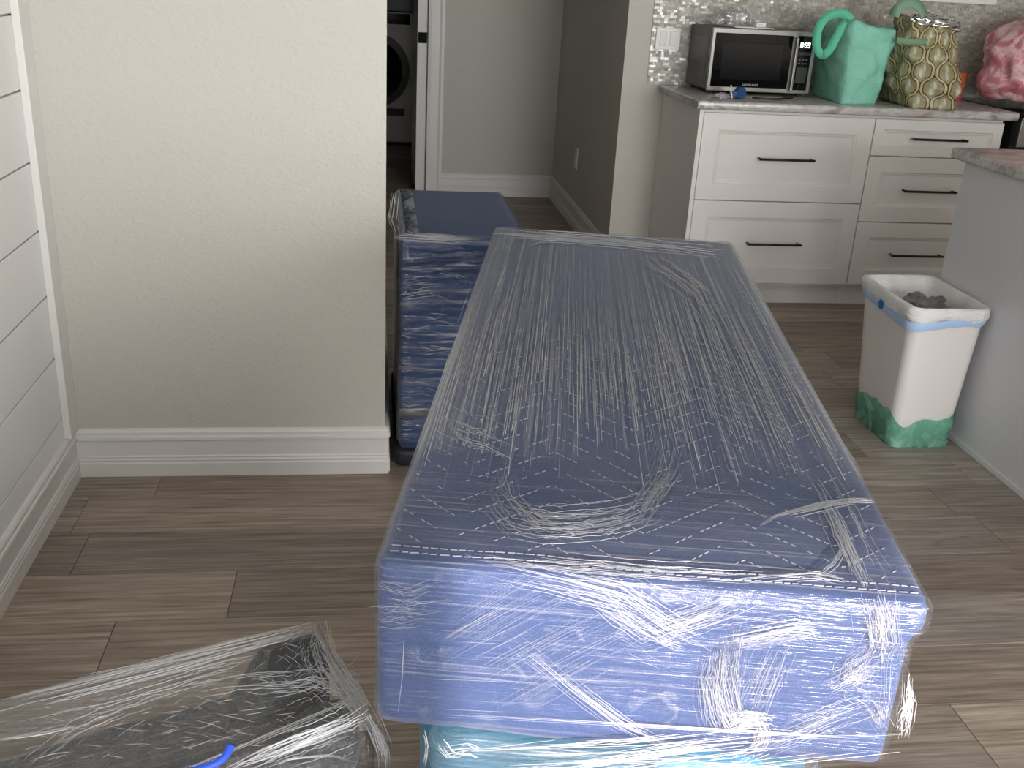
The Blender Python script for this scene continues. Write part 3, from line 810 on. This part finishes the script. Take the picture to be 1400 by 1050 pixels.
bm = bmesh.new(); disc_cyl(bm, (0, .004, .52), (0, -1, 0), .27, .03, 40); obj('door', bm, M_BLACKGLASS, t)

# ------------------------------------------------------------------ film strands helper
def strand_mesh(name, paths, mapper, mat, parent, seed=0, n3=3):
    """paths: list of (pixel polyline, copies, jitter px, radius m); makes thin bunched-film strands following mapper(px,py)->world"""
    rs = random.Random(seed); bm = bmesh.new()
    inv = parent.matrix_world.inverted()
    for path, copies, jit, rad in paths:
        for c in range(copies):
            jx, jy = rs.gauss(0, jit), rs.gauss(0, jit)
            t0, t1 = sorted((rs.uniform(-.05, .45), rs.uniform(.55, 1.05)))
            P = []
            nn = max(4, len(path) * 3)
            for k in range(nn):
                s = (t0 + (t1 - t0) * k / (nn - 1)); s = min(max(s, 0), 1) * (len(path) - 1)
                i = min(int(s), len(path) - 2); fr = s - i
                x = path[i][0] * (1 - fr) + path[i + 1][0] * fr; y = path[i][1] * (1 - fr) + path[i + 1][1] * fr
                x += jx + rs.gauss(0, min(jit * .10, .8)); y += jy + rs.gauss(0, min(jit * .10, .8))
                P.append(inv @ mapper(x, y))
            rr = rad * rs.uniform(.45, 1.25)
            tube(bm, P, [rr * (.35 + .65 * math.sin(math.pi * (k + .5) / nn)) for k in range(nn)], n3)
    return stuff(obj(name, bm, mat, parent, True))

# ------------------------------------------------------------------ big blanket-wrapped furniture
ZTOP = .80
c0 = onZ(513, 768, ZTOP); c1 = onZ(1279, 830, ZTOP)
BW = (c1 - c0).length; BL = 1.548
ang = math.atan2(c1.y - c0.y, c1.x - c0.x)
big = thing('wrapped_console', 'long low furniture in blue moving blanket and clear stretch film', 'wrapped furniture', (c0.x, c0.y, .588), ang)
bpy.context.view_layer.update()
HB = .212       # local z of top; underside at 0
def grid_shell(u0, u1, v0, v1, z0, z1, r, disp=None, nu=60, nv=120, nz=16, side_in=0.0, open_bottom=False):
    """closed box shell with rounded top edges as one grid of rings from the top centre outwards is overkill:
       use five grids joined: top, front, back, left, right with rounded corners through a superellipse push"""
    v, f, key = [], [], {}
    def vert(p):
        k = (round(p[0], 5), round(p[1], 5), round(p[2], 5))
        if k not in key: key[k] = len(v); v.append(Vector(p))
        return key[k]
    def face_grid(fn, a, b):
        idx = [[vert(fn(i / a, j / b)) for j in range(b + 1)] for i in range(a + 1)]
        for i in range(a):
            for j in range(b): f.append((idx[i][j], idx[i + 1][j], idx[i + 1][j + 1], idx[i][j + 1]))
    U = lambda s: u0 + (u1 - u0) * s; V = lambda s: v0 + (v1 - v0) * s; Zz = lambda s: z0 + (z1 - z0) * s
    face_grid(lambda a, b: (U(a), V(b), z1), nu, nv)
    face_grid(lambda a, b: (U(a), v0, Zz(b)), nu, nz)
    face_grid(lambda a, b: (U(1 - a), v1, Zz(b)), nu, nz)
    face_grid(lambda a, b: (u1, V(a), Zz(b)), nv, nz)
    face_grid(lambda a, b: (u0, V(1 - a), Zz(b)), nv, nz)
    if not open_bottom: face_grid(lambda a, b: (U(a), V(1 - b), z0), nu, nv)
    out = []
    for p in v:
        q = p.copy()
        # rounding: move towards inner box
        inn = Vector((min(max(p.x, u0 + r), u1 - r), min(max(p.y, v0 + r), v1 - r), min(max(p.z, z0 + r * .6), z1 - r)))
        d = p - inn
        if d.length > 1e-7 and sum(1 for c in d if abs(c) > 1e-7) > 1: q = inn + d.normalized() * max(abs(d.x), abs(d.y), abs(d.z))
        if side_in and p.z < z1 - .035:
            # body below the top board is a little narrower on the right
            s = min(1, (z1 - .035 - p.z) / .012)
            if p.x > (u0 + u1) / 2: q.x -= side_in * s * (p.x - (u0 + u1) / 2) / ((u1 - u0) / 2)
        if disp: q = disp(q, d)
        out.append(q)
    return out, f
def bl_disp(q, d):
    n = fbm(Vector((q.x * 6, q.y * 4, q.z * 6)), 3)
    q = q.copy()
    q.z += .0025 * n
    if q.y < .05: q.y += .004 * fbm(Vector((q.x * 9, 3.1, q.z * 14)), 3)
    if q.z < .03 and q.y < .02: q.z += .010 * noise.noise(Vector((q.x * 6, q.y * 5, 2.2))) - .008 * q.x
    return q
v, f = grid_shell(0, BW, 0, BL, .0, HB, .016, bl_disp, 60, 120, 20, side_in=.013)
body = pydata('blanket', v, f, M_BLUE, big, True)
v, f = grid_shell(-.0008, BW + .0008, .010, BL + .0008, HB - .016, HB + .0014, .016, bl_disp, 60, 120, 3)
pydata('quilted_top', v, f, M_NAVY, big, True)
# quilting stitches: dashed zigzags and the double seam along the front edge
sv, sf = [], []
def dash(p, q, w, nrm):
    d = (q - p).normalized(); s = d.cross(nrm).normalized() * w; b = len(sv)
    for a in (p - s, p + s, q + s, q - s): sv.append(a)
    for a in (p - s, p + s, q + s, q - s): sv.append(a + nrm * .0010)
    sf.extend([(b + 4, b + 5, b + 6, b + 7), (b, b + 1, b + 5, b + 4), (b + 1, b + 2, b + 6, b + 5), (b + 2, b + 3, b + 7, b + 6), (b + 3, b, b + 4, b + 7)])
def ztop(u, vv): return HB + .0012 + .0025 * fbm(Vector((u * 6, vv * 4, HB * 6)), 3) + .0004
rs = random.Random(5)
PZ, AZ, SPZ = .215, .048, .046
def tri(x): x = x % 1.0; return 1 - 4 * abs(x - .5)
for k in range(-2, 42):
    pitch = .0078; u = .012
    while u < BW - .014:
        u2 = u + .0044
        va = .06 + k * SPZ + AZ * tri((u - .075) / PZ) + .006 * noise.noise(Vector((u * 5, k * .7, 0)))
        vb = .06 + k * SPZ + AZ * tri((u2 - .075) / PZ) + .006 * noise.noise(Vector((u2 * 5, k * .7, 0)))
        if .04 < va < .80 and rs.random() > .30 + .5 * max(0, va - .45):
            dash(Vector((u, va, ztop(u, va))), Vector((u2, vb, ztop(u2, vb))), .00034, Vector((0, 0, 1)))
        u += pitch
for vv in (.021, .033):
    u = .012
    while u < BW - .012:
        u2 = u + rs.uniform(.006, .011)
        dash(Vector((u, vv, ztop(u, vv) - (.0006 if vv < .025 else 0))), Vector((u2, vv + rs.uniform(-.0006, .0006), ztop(u2, vv))), .0005, Vector((0, 0, 1)))
        u = u2 + rs.uniform(.0015, .004)
st = pydata('stitching', sv, sf, M_STITCH, big); stuff(st)
# diagonal blanket fold on the front, left
NF = Vector((math.sin(ang), -math.cos(ang), 0))     # outward normal of the front
P0F = c0 + NF * .006
def front(px, py): return onP(px, py, P0F, NF)
def topm(px, py): return onZ(px, py, ZTOP + .0085)
inv = big.matrix_world.inverted()
bm = bmesh.new()
pts = [inv @ onP(a, b, c0 + NF * .001, NF) for a, b in ((524, 792), (540, 815), (556, 838), (572, 858), (590, 882), (606, 905))]
tube(bm, pts, [.0016, .0020, .0020, .0018, .0014, .0008], 6); obj('blanket_fold', bm, M_BLUE, big, True)

# stretch film over the whole piece
def m_bigfilm():
    m = N('stretch_film_console'); co = m.coord()
    sx = m.add('ShaderNodeSeparateXYZ'); m.l(co, sx.inputs[0]); u, vv, w = sx.outputs
    warp = m.noise(m.mapping(co, (3, 1.2, 3)), 1.5, 2)
    warpv = m.add('ShaderNodeCombineXYZ'); m.l(m.math('ADD', u, m.math('MULTIPLY', m.math('SUBTRACT', warp, .5), .018)), warpv.inputs[0]); m.l(vv, warpv.inputs[1]); m.l(w, warpv.inputs[2])
    wv = warpv.outputs[0]
    s1 = m.noise(m.mapping(wv, (190, .7, 20)), 1, 4, .8, .05)
    s1b = m.noise(m.mapping(wv, (560, 1.3, 40), loc=(3, 1, 0)), 1, 3, .7)
    s2 = m.noise(m.mapping(co, (2.2, 190, 190), loc=(0, 5, 0)), 1, 4, .7, .15)
    big_ = m.noise(m.mapping(co, (5, 2.2, 5), loc=(1.7, .4, 0)), 1, 3, .55, .4)
    cl = m.noise(co, 26, 4, .6, 1.)
    top = m.smooth(w, HB - .010, HB - .002)
    zone = m.smooth(m.math('ADD', vv, m.math('MULTIPLY', m.math('SUBTRACT', big_, .5), .22)), .22, .34)   # 0 at the front strip
    lon = m.math('ADD', m.smooth(s1, .52, .62, 0, .55), m.smooth(s1b, .55, .64, 0, .40))
    lon = m.math('MULTIPLY', lon, m.math('MULTIPLY', m.smooth(big_, .36, .60, .45, 1.), m.smooth(m.math('ABSOLUTE', m.math('SUBTRACT', u, .27)), .03, .20, .40, 1.)))
    cross = m.math('MULTIPLY', m.smooth(s2, .50, .75), m.smooth(big_, .38, .62, .2, .8))
    topf = m.math('ADD', m.math('MULTIPLY', lon, zone), m.math('MULTIPLY', cross, m.math('SUBTRACT', 1., zone)))
    edge = m.math('MAXIMUM', m.smooth(u, .0, .07, .28, 0), m.smooth(u, BW - .07, BW, 0, .28))
    topf = m.math('ADD', topf, m.math('MULTIPLY', edge, zone))
    fr = m.math('ADD', m.math('MULTIPLY', m.smooth(s2, .50, .70), .30), m.smooth(cl, .57, .72, 0, .28))
    fr = m.math('ADD', m.math('MULTIPLY', fr, m.smooth(big_, .35, .6, .30, 1)), 0.)
    fr = m.math('MULTIPLY', fr, .75)
    mixv = m.math('ADD', m.math('MULTIPLY', topf, top), m.math('MULTIPLY', fr, m.math('SUBTRACT', 1., top)))
    fac = m.math('ADD', m.math('MULTIPLY', mixv, .70), .02, clamp=True)
    h = m.math('ADD', m.math('MULTIPLY', m.math('ADD', s1, m.math('MULTIPLY', s1b, .4)), zone), m.math('ADD', m.math('MULTIPLY', s2, m.math('SUBTRACT', 1.1, zone)), m.math('MULTIPLY', cl, .5)))
    return film_shader(m, fac, m.bump(h, .55, .004), spec_rough=.14, coat=.6)
M_BIGFILM = m_bigfilm()
def fl_disp(q, d):
    q = q.copy()
    lon = noise.noise(Vector((q.x * 60, q.y * 1.6, 1.0))) * .0012 + noise.noise(Vector((q.x * 120, q.y * 3, 7))) * .0007
    cr = noise.noise(Vector((q.x * 3, q.y * 90, q.z * 90))) * .0009
    s = min(1, max(0, (q.y - .22) / .1))
    a = lon * s + cr * (1 - s)
    if q.z > HB - .01: q.z += a + .0015
    if q.y < .01: q.y -= abs(cr) * 2.0
    if q.x < .01 and q.z < HB - .01: q.x -= abs(lon)
    return q
v, f = grid_shell(-.0035, BW + .0035, -.0045, BL + .0035, .006, HB + .0038, .018, fl_disp, 120, 200, 24, side_in=.012, open_bottom=True)
pydata('stretch_film', v, f, M_BIGFILM, big, True)
# bunched strands and folds of the film, top
tp = [([(700, 545), (706, 600), (690, 650), (680, 680), (700, 705), (745, 715), (800, 712), (850, 705), (885, 692), (905, 660), (920, 610), (928, 560), (930, 500)], 22, 14, .0004),
      ([(600, 560), (625, 590), (660, 600), (700, 620)], 14, 12, .0006),
      ([(690, 640), (700, 680), (735, 712), (790, 716), (880, 700)], 22, 9, .0004),
      ([(880, 700), (900, 672), (925, 640)], 26, 8, .0005),
      ([(722, 330), (745, 322), (860, 332), (985, 345)], 22, 4, .0011),
      ([(670, 318), (720, 322), (860, 330), (990, 348)], 16, 3, .0011),
      ([(728, 345), (722, 380), (716, 420)], 6, 4, .001),
      ([(880, 345), (930, 375), (960, 400), (1000, 470)], 16, 8, .0010),
      ([(1042, 718), (1060, 706), (1120, 690), (1165, 683), (1197, 683)], 9, 2.2, .0008),
      ([(1060, 712), (1110, 700), (1160, 688), (1198, 684)], 6, 2.5, .0008),
      ([(1120, 660), (1150, 720), (1170, 770), (1185, 800)], 22, 10, .0007),
      ([(1100, 640), (1140, 700), (1170, 760), (1200, 810)], 12, 14, .0006),
      ([(1120, 785), (1140, 770), (1155, 745), (1150, 735)], 7, 4, .0006),
      ([(1010, 795), (1060, 790), (1120, 786), (1160, 795)], 12, 4, .0006),
      ([(640, 760), (760, 770), (900, 782), (1050, 790)], 22, 8, .0005)]
strand_mesh('film_fold', tp, topm, M_STRAND2, big, 1)
lonp = []
r3 = random.Random(17)
for k in range(950):      # long pulled wrinkles running to the far end
    u = r3.betavariate(1, 1); xa = 690 + u * 290; xb = 560 + u * 600
    s0, s1 = sorted((r3.uniform(0, .85), r3.uniform(.2, 1)))
    ya, yb = 325 + s0 * 350, 325 + s1 * 350
    fx = lambda y: (668 + (990 - 668) * u) + ((535 + (1220 - 535) * u) - (668 + (990 - 668) * u)) * (y - 320) / 400
    if r3.random() < .35 and .25 < u < .6 and yb > 600: yb = 600
    lonp.append(([(fx(ya), ya), (fx((ya + yb) / 2), (ya + yb) / 2), (fx(yb), yb)], 1, 1.2, .00030 + .0007 * r3.random() ** 3))
strand_mesh('film_wrinkle', lonp, topm, M_STRAND, big, 2)
# front
fp = []
for k in range(34):       # pulled diagonal rays
    s = r3.random(); x0 = 575 + s * 120; y0 = 925 + s * 75 - r3.uniform(0, 50)
    L = r3.uniform(120, 290); fp.append(([(x0, y0), (x0 + L * .5, y0 - L * .27), (x0 + L, y0 - L * .52)], 1, 1.5, .0006))
for k in range(22):
    x0 = 585 + r3.uniform(0, 60); y0 = 900 - r3.uniform(0, 60); L = r3.uniform(80, 150); fp.append(([(x0, y0), (x0 + L, y0 - L * .6)], 1, 2, .0005))
for k in range(26):
    x0 = r3.uniform(560, 1150); y0 = 830 + r3.uniform(0, 160) + (x0 - 560) * .03; L = r3.uniform(60, 220); fp.append(([(x0, y0), (x0 + L, y0 + L * .04)], 1, 1.5, .0004))
fp += [([(505 + 15, 826), (560, 830), (600, 825)], 8, 6, .0005),
       ([(665, 775), (740, 790), (840, 815), (900, 850), (950, 880)], 18, 9, .0006),
       ([(830, 808), (870, 840), (905, 862), (945, 876)], 26, 12, .0007),
       ([(890, 868), (930, 855), (980, 838), (1020, 820)], 26, 6, .0008),
       ([(985, 880), (1020, 875), (1090, 860), (1130, 868)], 22, 5, .0007),
       ([(995, 868), (990, 900), (985, 940), (995, 980), (1003, 992)], 40, 8, .0008),
       ([(975, 890), (962, 930), (968, 980), (980, 1005)], 8, 3, .0006),
       ([(985, 960), (1003, 993), (1022, 985), (1042, 985), (1050, 990)], 30, 4, .0010),
       ([(1040, 985), (1045, 1000), (1038, 1015), (1026, 1024)], 26, 3, .0009),
       ([(1060, 890), (1040, 935), (1025, 980)], 14, 9, .0005),
       ([(1070, 880), (1050, 930), (1030, 985)], 10, 9, .0005),
       ([(1200, 825), (1205, 850), (1208, 875), (1198, 900)], 50, 7, .0008),
       ([(1195, 895), (1165, 910), (1160, 930), (1185, 940)], 22, 7, .0007),
       ([(1130, 950), (1170, 930), (1200, 905)], 16, 6, .0006),
       ([(1165, 945), (1190, 965), (1205, 990), (1212, 960), (1216, 880)], 12, 4, .0006),
       ([(1030, 1025), (1090, 1000), (1150, 975), (1195, 960)], 16, 5, .0006),
       ([(560, 975), (760, 985), (900, 993), (1050, 1002), (1140, 1008), (1236, 1004)], 5, .8, .0008),
       ([(700, 870), (790, 945), (850, 990), (912, 1018)], 12, 3, .0007),
       ([(555, 870), (552, 930), (546, 978)], 2, 1, .0007), ([(540, 800), (556, 835), (552, 880)], 2, 2, .0006),
       ([(515, 800), (560, 812), (590, 798)], 5, 4, .0006), ([(515, 850), (545, 852), (575, 846)], 8, 8, .0005)]
strand_mesh('film_fold', [(p, int(c * 2.0) if c > 3 else c, j * 1.7, r_ * .40) for p, c, j, r_ in fp], front, M_STRAND3, big, 3)
# loose ruffle of film hanging at the right side
rf = []
for k in range(40):
    a = r3.uniform(0, 1); rf.append(([(1243 + r3.uniform(-4, 4), 915 + 30 * a), (1245 + r3.uniform(-8, 6), 955), (1236 + r3.uniform(-8, 12), 985), (1232 + r3.uniform(-6, 10), 1008)], 1, 3.5, .0006))
strand_mesh('film_ruffle', rf, lambda x, y: onP(x, y, c0 - NF * .02, NF), M_STRAND, big, 4)

# ------------------------------------------------------------------ teal bundle carrying it
tl = thing('teal_bundle', 'teal and cyan blanket bundle in clear film under the long blue piece', 'wrapped bundle', (c0.x, c0.y, 0), ang)
bpy.context.view_layer.update()
v, f = grid_shell(.045, .50, .030, .52, .0, .584, .02, lambda q, d: q + Vector((.004 * fbm(q * 9, 3), .006 * fbm(q * 8 + Vector((3, 1, 2)), 3), 0)) * (1 if q.z < .58 else .2), 24, 24, 40)
pydata('teal_blanket', v, f, M_TEAL, tl, True)
bm = bmesh.new()
r = bmesh.ops.create_icosphere(bm, subdivisions=4, radius=1)
for q in bm.verts:
    p = q.co
    e = Vector((math.copysign(abs(p.x) ** .55, p.x), math.copysign(abs(p.y) ** .7, p.y), math.copysign(abs(p.z) ** .5, p.z)))
    e += e * .06 * fbm(p * 3, 3)
    q.co = Vector((.385 + e.x * .092, .030 + e.y * .040, .298 + e.z * .275))
obj('cyan_cushion', bm, M_CYAN, tl, True)
M_TFILM = m_film_plain('stretch_film_bundle', (4, 4, 120), 1.0, .38, .05, .6, rot=(0, .12, 0))
v, f = grid_shell(.058, .515, .004, .53, .02, .582, .03, lambda q, d: q + Vector((0, -.006 - .006 * abs(fbm(Vector((q.x * 4, 1, q.z * 60)), 2)), 0)) if q.y < .1 else q, 30, 20, 60, open_bottom=True)
pydata('stretch_film', v, f, M_TFILM, tl, True)
tp = []
for k in range(46):
    y0 = r3.uniform(1008, 1060); L = r3.uniform(150, 420); x0 = r3.uniform(590, 900); tp.append(([(x0, y0 + 8), (x0 + L * .5, y0 + 2), (x0 + L, y0 - L * .05)], 1, 1.2, .0006))
tp += [([(600, 1010), (615, 1030), (640, 1024), (660, 1030)], 10, 6, .0007), ([(580, 1000), (584, 1020), (580, 1050)], 4, 1.5, .0007),
       ([(760, 1050), (860, 1034), (950, 1020), (1020, 1012)], 16, 4, .0007), ([(960, 1045), (1010, 1040), (1060, 1020)], 10, 6, .0005)]
strand_mesh('film_fold', tp, lambda x, y: onP(x, y, c0 + NF * .012, NF), M_STRAND, tl, 6)

# ------------------------------------------------------------------ tall blue wrapped piece by the wall end
bx0, bx1, by0, by1, bz = .072, .428, 2.735, 3.39, .70
tb = thing('wrapped_cabinet', 'upright royal blue cabinet in stretch film standing by the wall end', 'wrapped furniture', (bx0, by0, 0))
bpy.context.view_layer.update()
W_, D_ = bx1 - bx0, by1 - by0
def d2(q, d):
    q = q.copy(); q.y += .006 * fbm(Vector((q.x * 8, 1.3, q.z * 6)), 3); q.x += .004 * fbm(Vector((2.1, q.y * 7, q.z * 6)), 3); return q
v, f = grid_shell(0, W_, 0, D_, .055, bz, .018, d2, 24, 30, 36)
pydata('blue_cover', v, f, M_DBLUE, tb, True)
v, f = grid_shell(-.012, W_ + .005, -.015, D_ + .005, .006, .06, .02, None, 20, 20, 6)
pydata('base', v, f, plain('black_base', (.012, .013, .018), .5), tb, True)
bm = bmesh.new(); box(bm, -.004, W_ + .004, -.006, D_ + .004, .158, .186, .003); obj('dark_strap', bm, plain('dark_strap', (.05, .045, .04), .5), tb)
M_F2 = m_film_plain('stretch_film_cabinet', (3, 3, 34), 2.0, .42, .03, .9, rot=(0, .10, 0), lo=.48, hi=.74)
v, f = grid_shell(-.006, W_ + .006, -.009, D_ + .006, .075, bz + .003, .022, lambda q, d: (q + Vector((0, -.008 * abs(fbm(Vector((q.x * 5 + q.z * 2, 4, q.z * 38)), 3)), 0))) if q.y < .05 else q, 50, 20, 110, open_bottom=True)
# film covers the sides; keep the top bare but for its rim
keep = []
for fc_ in f:
    c = sum((v[i] for i in fc_), Vector()) / 4
    if c.z > bz - .001 and c.y > .03 and c.x > .05: continue
    keep.append(fc_)
pydata('stretch_film', v, keep, M_F2, tb, True)
P2 = Vector((bx0, by0 - .018, 0)); N2 = Vector((0, -1, 0))
tp = [([(540, 322), (580, 325), (620, 327), (652, 328)], 26, 2.2, .0016),
      ([(541, 262), (536, 300), (545, 322)], 10, 3, .0014),
      ([(545, 405), (570, 400), (600, 395)], 10, 6, .0012)]
for k in range(44):
    y0 = r3.uniform(350, 560); x0 = r3.uniform(552, 600); L = r3.uniform(20, 60); s = r3.uniform(-.25, .35)
    tp.append(([(x0, y0), (x0 + L * .5, y0 + L * s * .3), (x0 + L, y0 + L * s)], 1, 1.5, .0011))
for k in range(30): y0 = r3.uniform(440, 600); tp.append(([(549, y0), (556, y0 + 2), (564, y0 + 1)], 1, 1.5, .0012))
strand_mesh('film_fold', tp, lambda x, y: onP(x, y, P2, N2), M_STRAND2, tb, 8)

# ------------------------------------------------------------------ dark piece in clear film, foreground
A0 = onZ(440, 847, .50)
a_ = (onZ(0, 955, .50) - A0); a_.z = 0; a_.normalize()
angf = math.atan2(a_.y, a_.x)
fg = thing('wrapped_bench', 'charcoal upholstered bench upside down in clear stretch film', 'wrapped furniture', (A0.x, A0.y, 0), angf)
bpy.context.view_layer.update()
invf = fg.matrix_world.inverted()
# local: +x = left along the bench, +y = towards the camera ... check handedness: rotate a by +90deg
WB = .21
sgn = 1.0
def fgd(q, d): return q + Vector((.004 * fbm(q * 8, 3), .004 * fbm(q * 8 + Vector((5, 2, 1)), 3), .006 * fbm(q * 7 + Vector((1, 9, 4)), 3) if q.z > .05 else 0))
v, f = grid_shell(.015, .69, .012, WB - .01, .0, .432, .03, fgd, 60, 16, 20)
pydata('seat_body', v, f, M_CHAR, fg, True)
def post(x0, x1, y0, y1, z0, z1, sh):
    v, f = grid_shell(x0, x1, y0, y1, z0, z1, .02, lambda q, d: Vector((x0 + (q.x - x0) * (1 - sh * max(0, (q.z - z0) / (z1 - z0))), q.y, q.z)), 10, 10, 14)
    return pydata('leg', v, f, M_CHAR, fg, True)
post(.012, .16, .008, .085, .40, .496, .45)
post(.012, .11, WB - .075, WB - .004, .40, .478, .4)
post(.55, .685, .008, .085, .36, .496, .0)
post(.57, .685, WB - .075, WB - .004, .36, .488, .0)
# film tent
prof = [(-.004, .02), (-.006, .25), (-.005, .44), (-.002, .492), (.006, .502), (.04, .494), (.09, .484), (.14, .484), (.18, .492), (WB - .004, .500), (WB + .008, .490), (WB + .020, .43), (WB + .034, .33), (WB + .045, .2), (WB + .05, .02)]
def resample(P, n):
    L = [0]
    for a, b in zip(P[:-1], P[1:]): L.append(L[-1] + math.dist(a, b))
    R = []
    for k in range(n + 1):
        s = L[-1] * k / n; i = 0
        while i < len(L) - 2 and L[i + 1] < s: i += 1
        t_ = (s - L[i]) / (L[i + 1] - L[i]); R.append((P[i][0] + (P[i + 1][0] - P[i][0]) * t_, P[i][1] + (P[i + 1][1] - P[i][1]) * t_))
    return R
prof = resample(prof, 70)
v, f = [], []
nx = 90
cen = (.1, .25)
for i in range(nx + 1):
    x = -.012 + .71 * i / nx
    e = min(1, i / 3)                       # close the right end
    for (y, z) in prof:
        k = .55 + .45 * e ** .5 if i < 3 else 1
        k = [0.0, .80, .97][i] if i < 3 else 1
        yy, zz = cen[0] + (y - cen[0]) * k, cen[1] + (z - cen[1]) * k
        w = .006 * noise.noise(Vector((x * 3, yy * 40, zz * 40))) + .004 * noise.noise(Vector((x * 9, yy * 60, zz * 60 + 4)))
        fl = .03 * max(0, 1 - x / .06) * max(0, (.36 - zz) / .36) if y > .15 else 0
        v.append(Vector((x - fl, yy + w * (1 if z < .46 else .3), zz + w * (.9 if z > .46 else .2))))
n_ = len(prof)
for i in range(nx):
    for j in range(n_ - 1): f.append((i * n_ + j, i * n_ + j + 1, (i + 1) * n_ + j + 1, (i + 1) * n_ + j))
def m_fgfilm():
    m = N('stretch_film_bench'); co = m.coord()
    s1 = m.noise(m.mapping(co, (2.0, 110, 110)), 1, 4, .68, .3); cl = m.noise(co, 30, 5, .65, 1.2); b_ = m.noise(co, 5, 3, .5, .4)
    fib = m.noise(m.mapping(co, (60, 60, 60), rot=(.3, .4, .9)), 1, 4, .7, 2.0)
    sx = m.add('ShaderNodeSeparateXYZ'); m.l(co, sx.inputs[0])
    right = m.smooth(sx.outputs[0], .0, .22, 1, 0)
    st = m.math('MULTIPLY', m.smooth(s1, .56, .72), m.smooth(b_, .35, .6, .3, 1))
    cr = m.math('MULTIPLY', m.smooth(fib, .58, .64), .5)
    fac = m.math('ADD', m.math('ADD', m.math('MULTIPLY', st, .55), m.math('MULTIPLY', cr, m.math('ADD', .35, m.math('MULTIPLY', right, .6)))), .03, clamp=True)
    fac = m.math('MULTIPLY', fac, .42)
    return film_shader(m, fac, m.bump(m.math('ADD', s1, m.math('ADD', m.math('MULTIPLY', cl, .8), fib)), .7, .005), white=(.74, .72, .69), spec_rough=.14)
pydata('stretch_film', v, f, m_fgfilm(), fg, True)
tp = [([(0, 958), (150, 922), (300, 882), (438, 850)], 8, 2.5, .0008),
      ([(0, 975), (100, 950), (250, 912), (420, 862)], 12, 5, .0008),
      ([(120, 930), (260, 902), (360, 880), (430, 862)], 10, 6, .0006),
      ([(0, 1012), (60, 1002), (110, 992)], 8, 1.5, .0010),
      ([(0, 990), (150, 960), (300, 915), (340, 905)], 5, 8, .0006),
      ([(40, 1045), (110, 990), (170, 965), (220, 950)], 8, 8, .0006),
      ([(250, 955), (330, 940), (420, 935), (480, 925)], 8, 10, .0006)]
strand_mesh('film_fold', tp, lambda x, y: onZ(x, y, .508), M_STRAND2, fg, 9)
tp = [([(200, 1080), (270, 1047), (380, 1000), (470, 962), (490, 952)], 9, 2.5, .0009),
      ([(385, 945), (430, 930), (450, 940), (470, 948)], 10, 6, .0006),
      ([(440, 860), (450, 900), (470, 930), (490, 960), (506, 990), (520, 1015)], 40, 7, .0007),
      ([(440, 850), (425, 890), (440, 930), (480, 950)], 14, 10, .0005)]
strand_mesh('film_fold', tp, lambda x, y: onZ(x, y, .510), M_STRAND2, fg, 10)
tp = []
for k in range(150):
    x = r3.uniform(20, 470); y = 955 + (470 - x) * .12 + r3.uniform(-45, 45); L = r3.uniform(15, 60); q = r3.uniform(-.9, .5)
    if y > 1050: continue
    tp.append(([(x, y), (x + L * .5, y + L * q * .4 + r3.uniform(-3, 3)), (x + L, y + L * q * .8)], 1, 1.0, .00035))
for k in range(90):
    x = r3.uniform(370, 480); y = 860 + (x - 370) * .5 + r3.uniform(0, 70); L = r3.uniform(10, 40); q = r3.uniform(-1.2, 1.2)
    tp.append(([(x, y), (x + L * .5, y + L * q * .4 + r3.uniform(-3, 3)), (x + L * .8, y + L * q * .8)], 1, 1.0, .00035))
strand_mesh('film_crease', tp, lambda x, y: onZ(x, y, .505), M_STRAND, fg, 12)
nrm = -(Vector((-a_.y, a_.x, 0)))
PF = A0 + Vector((-a_.y, a_.x, 0)) * (WB + .03)
if (PF - CAM).length > (A0 - CAM).length: PF = A0 - Vector((-a_.y, a_.x, 0)) * (WB + .03)
tp = [([(300, 1060), (380, 1020), (450, 995), (500, 965)], 14, 8, .0008), ([(320, 1055), (400, 1030), (480, 1000), (505, 985)], 12, 9, .0008),
      ([(340, 1050), (420, 1010), (495, 975)], 12, 6, .0008), ([(505, 975), (518, 1000), (528, 1025), (530, 1055)], 30, 5, .0010),
      ([(360, 1050), (400, 1038), (450, 1033), (520, 1048)], 6, 1.5, .0007)]
strand_mesh('film_fold', tp, lambda x, y: onP(x, y, PF + Vector((0, 0, .3)), Vector((-a_.y, a_.x, 0))), M_STRAND2, fg, 11)
# blue tape end stuck on the film
tape_pts = [onP(x, y, PF + Vector((0, 0, .3)), Vector((-a_.y, a_.x, 0))) + (CAM - PF).normalized() * .008 for x, y in ((255, 1056), (285, 1048), (305, 1038), (314, 1026), (317, 1018))]
ribbon('blue_tape', [invf @ p for p in tape_pts], .009, plain('blue_tape', lin(40, 80, 200), .4), fg, normal=invf.to_3x3() @ (CAM - PF).normalized())
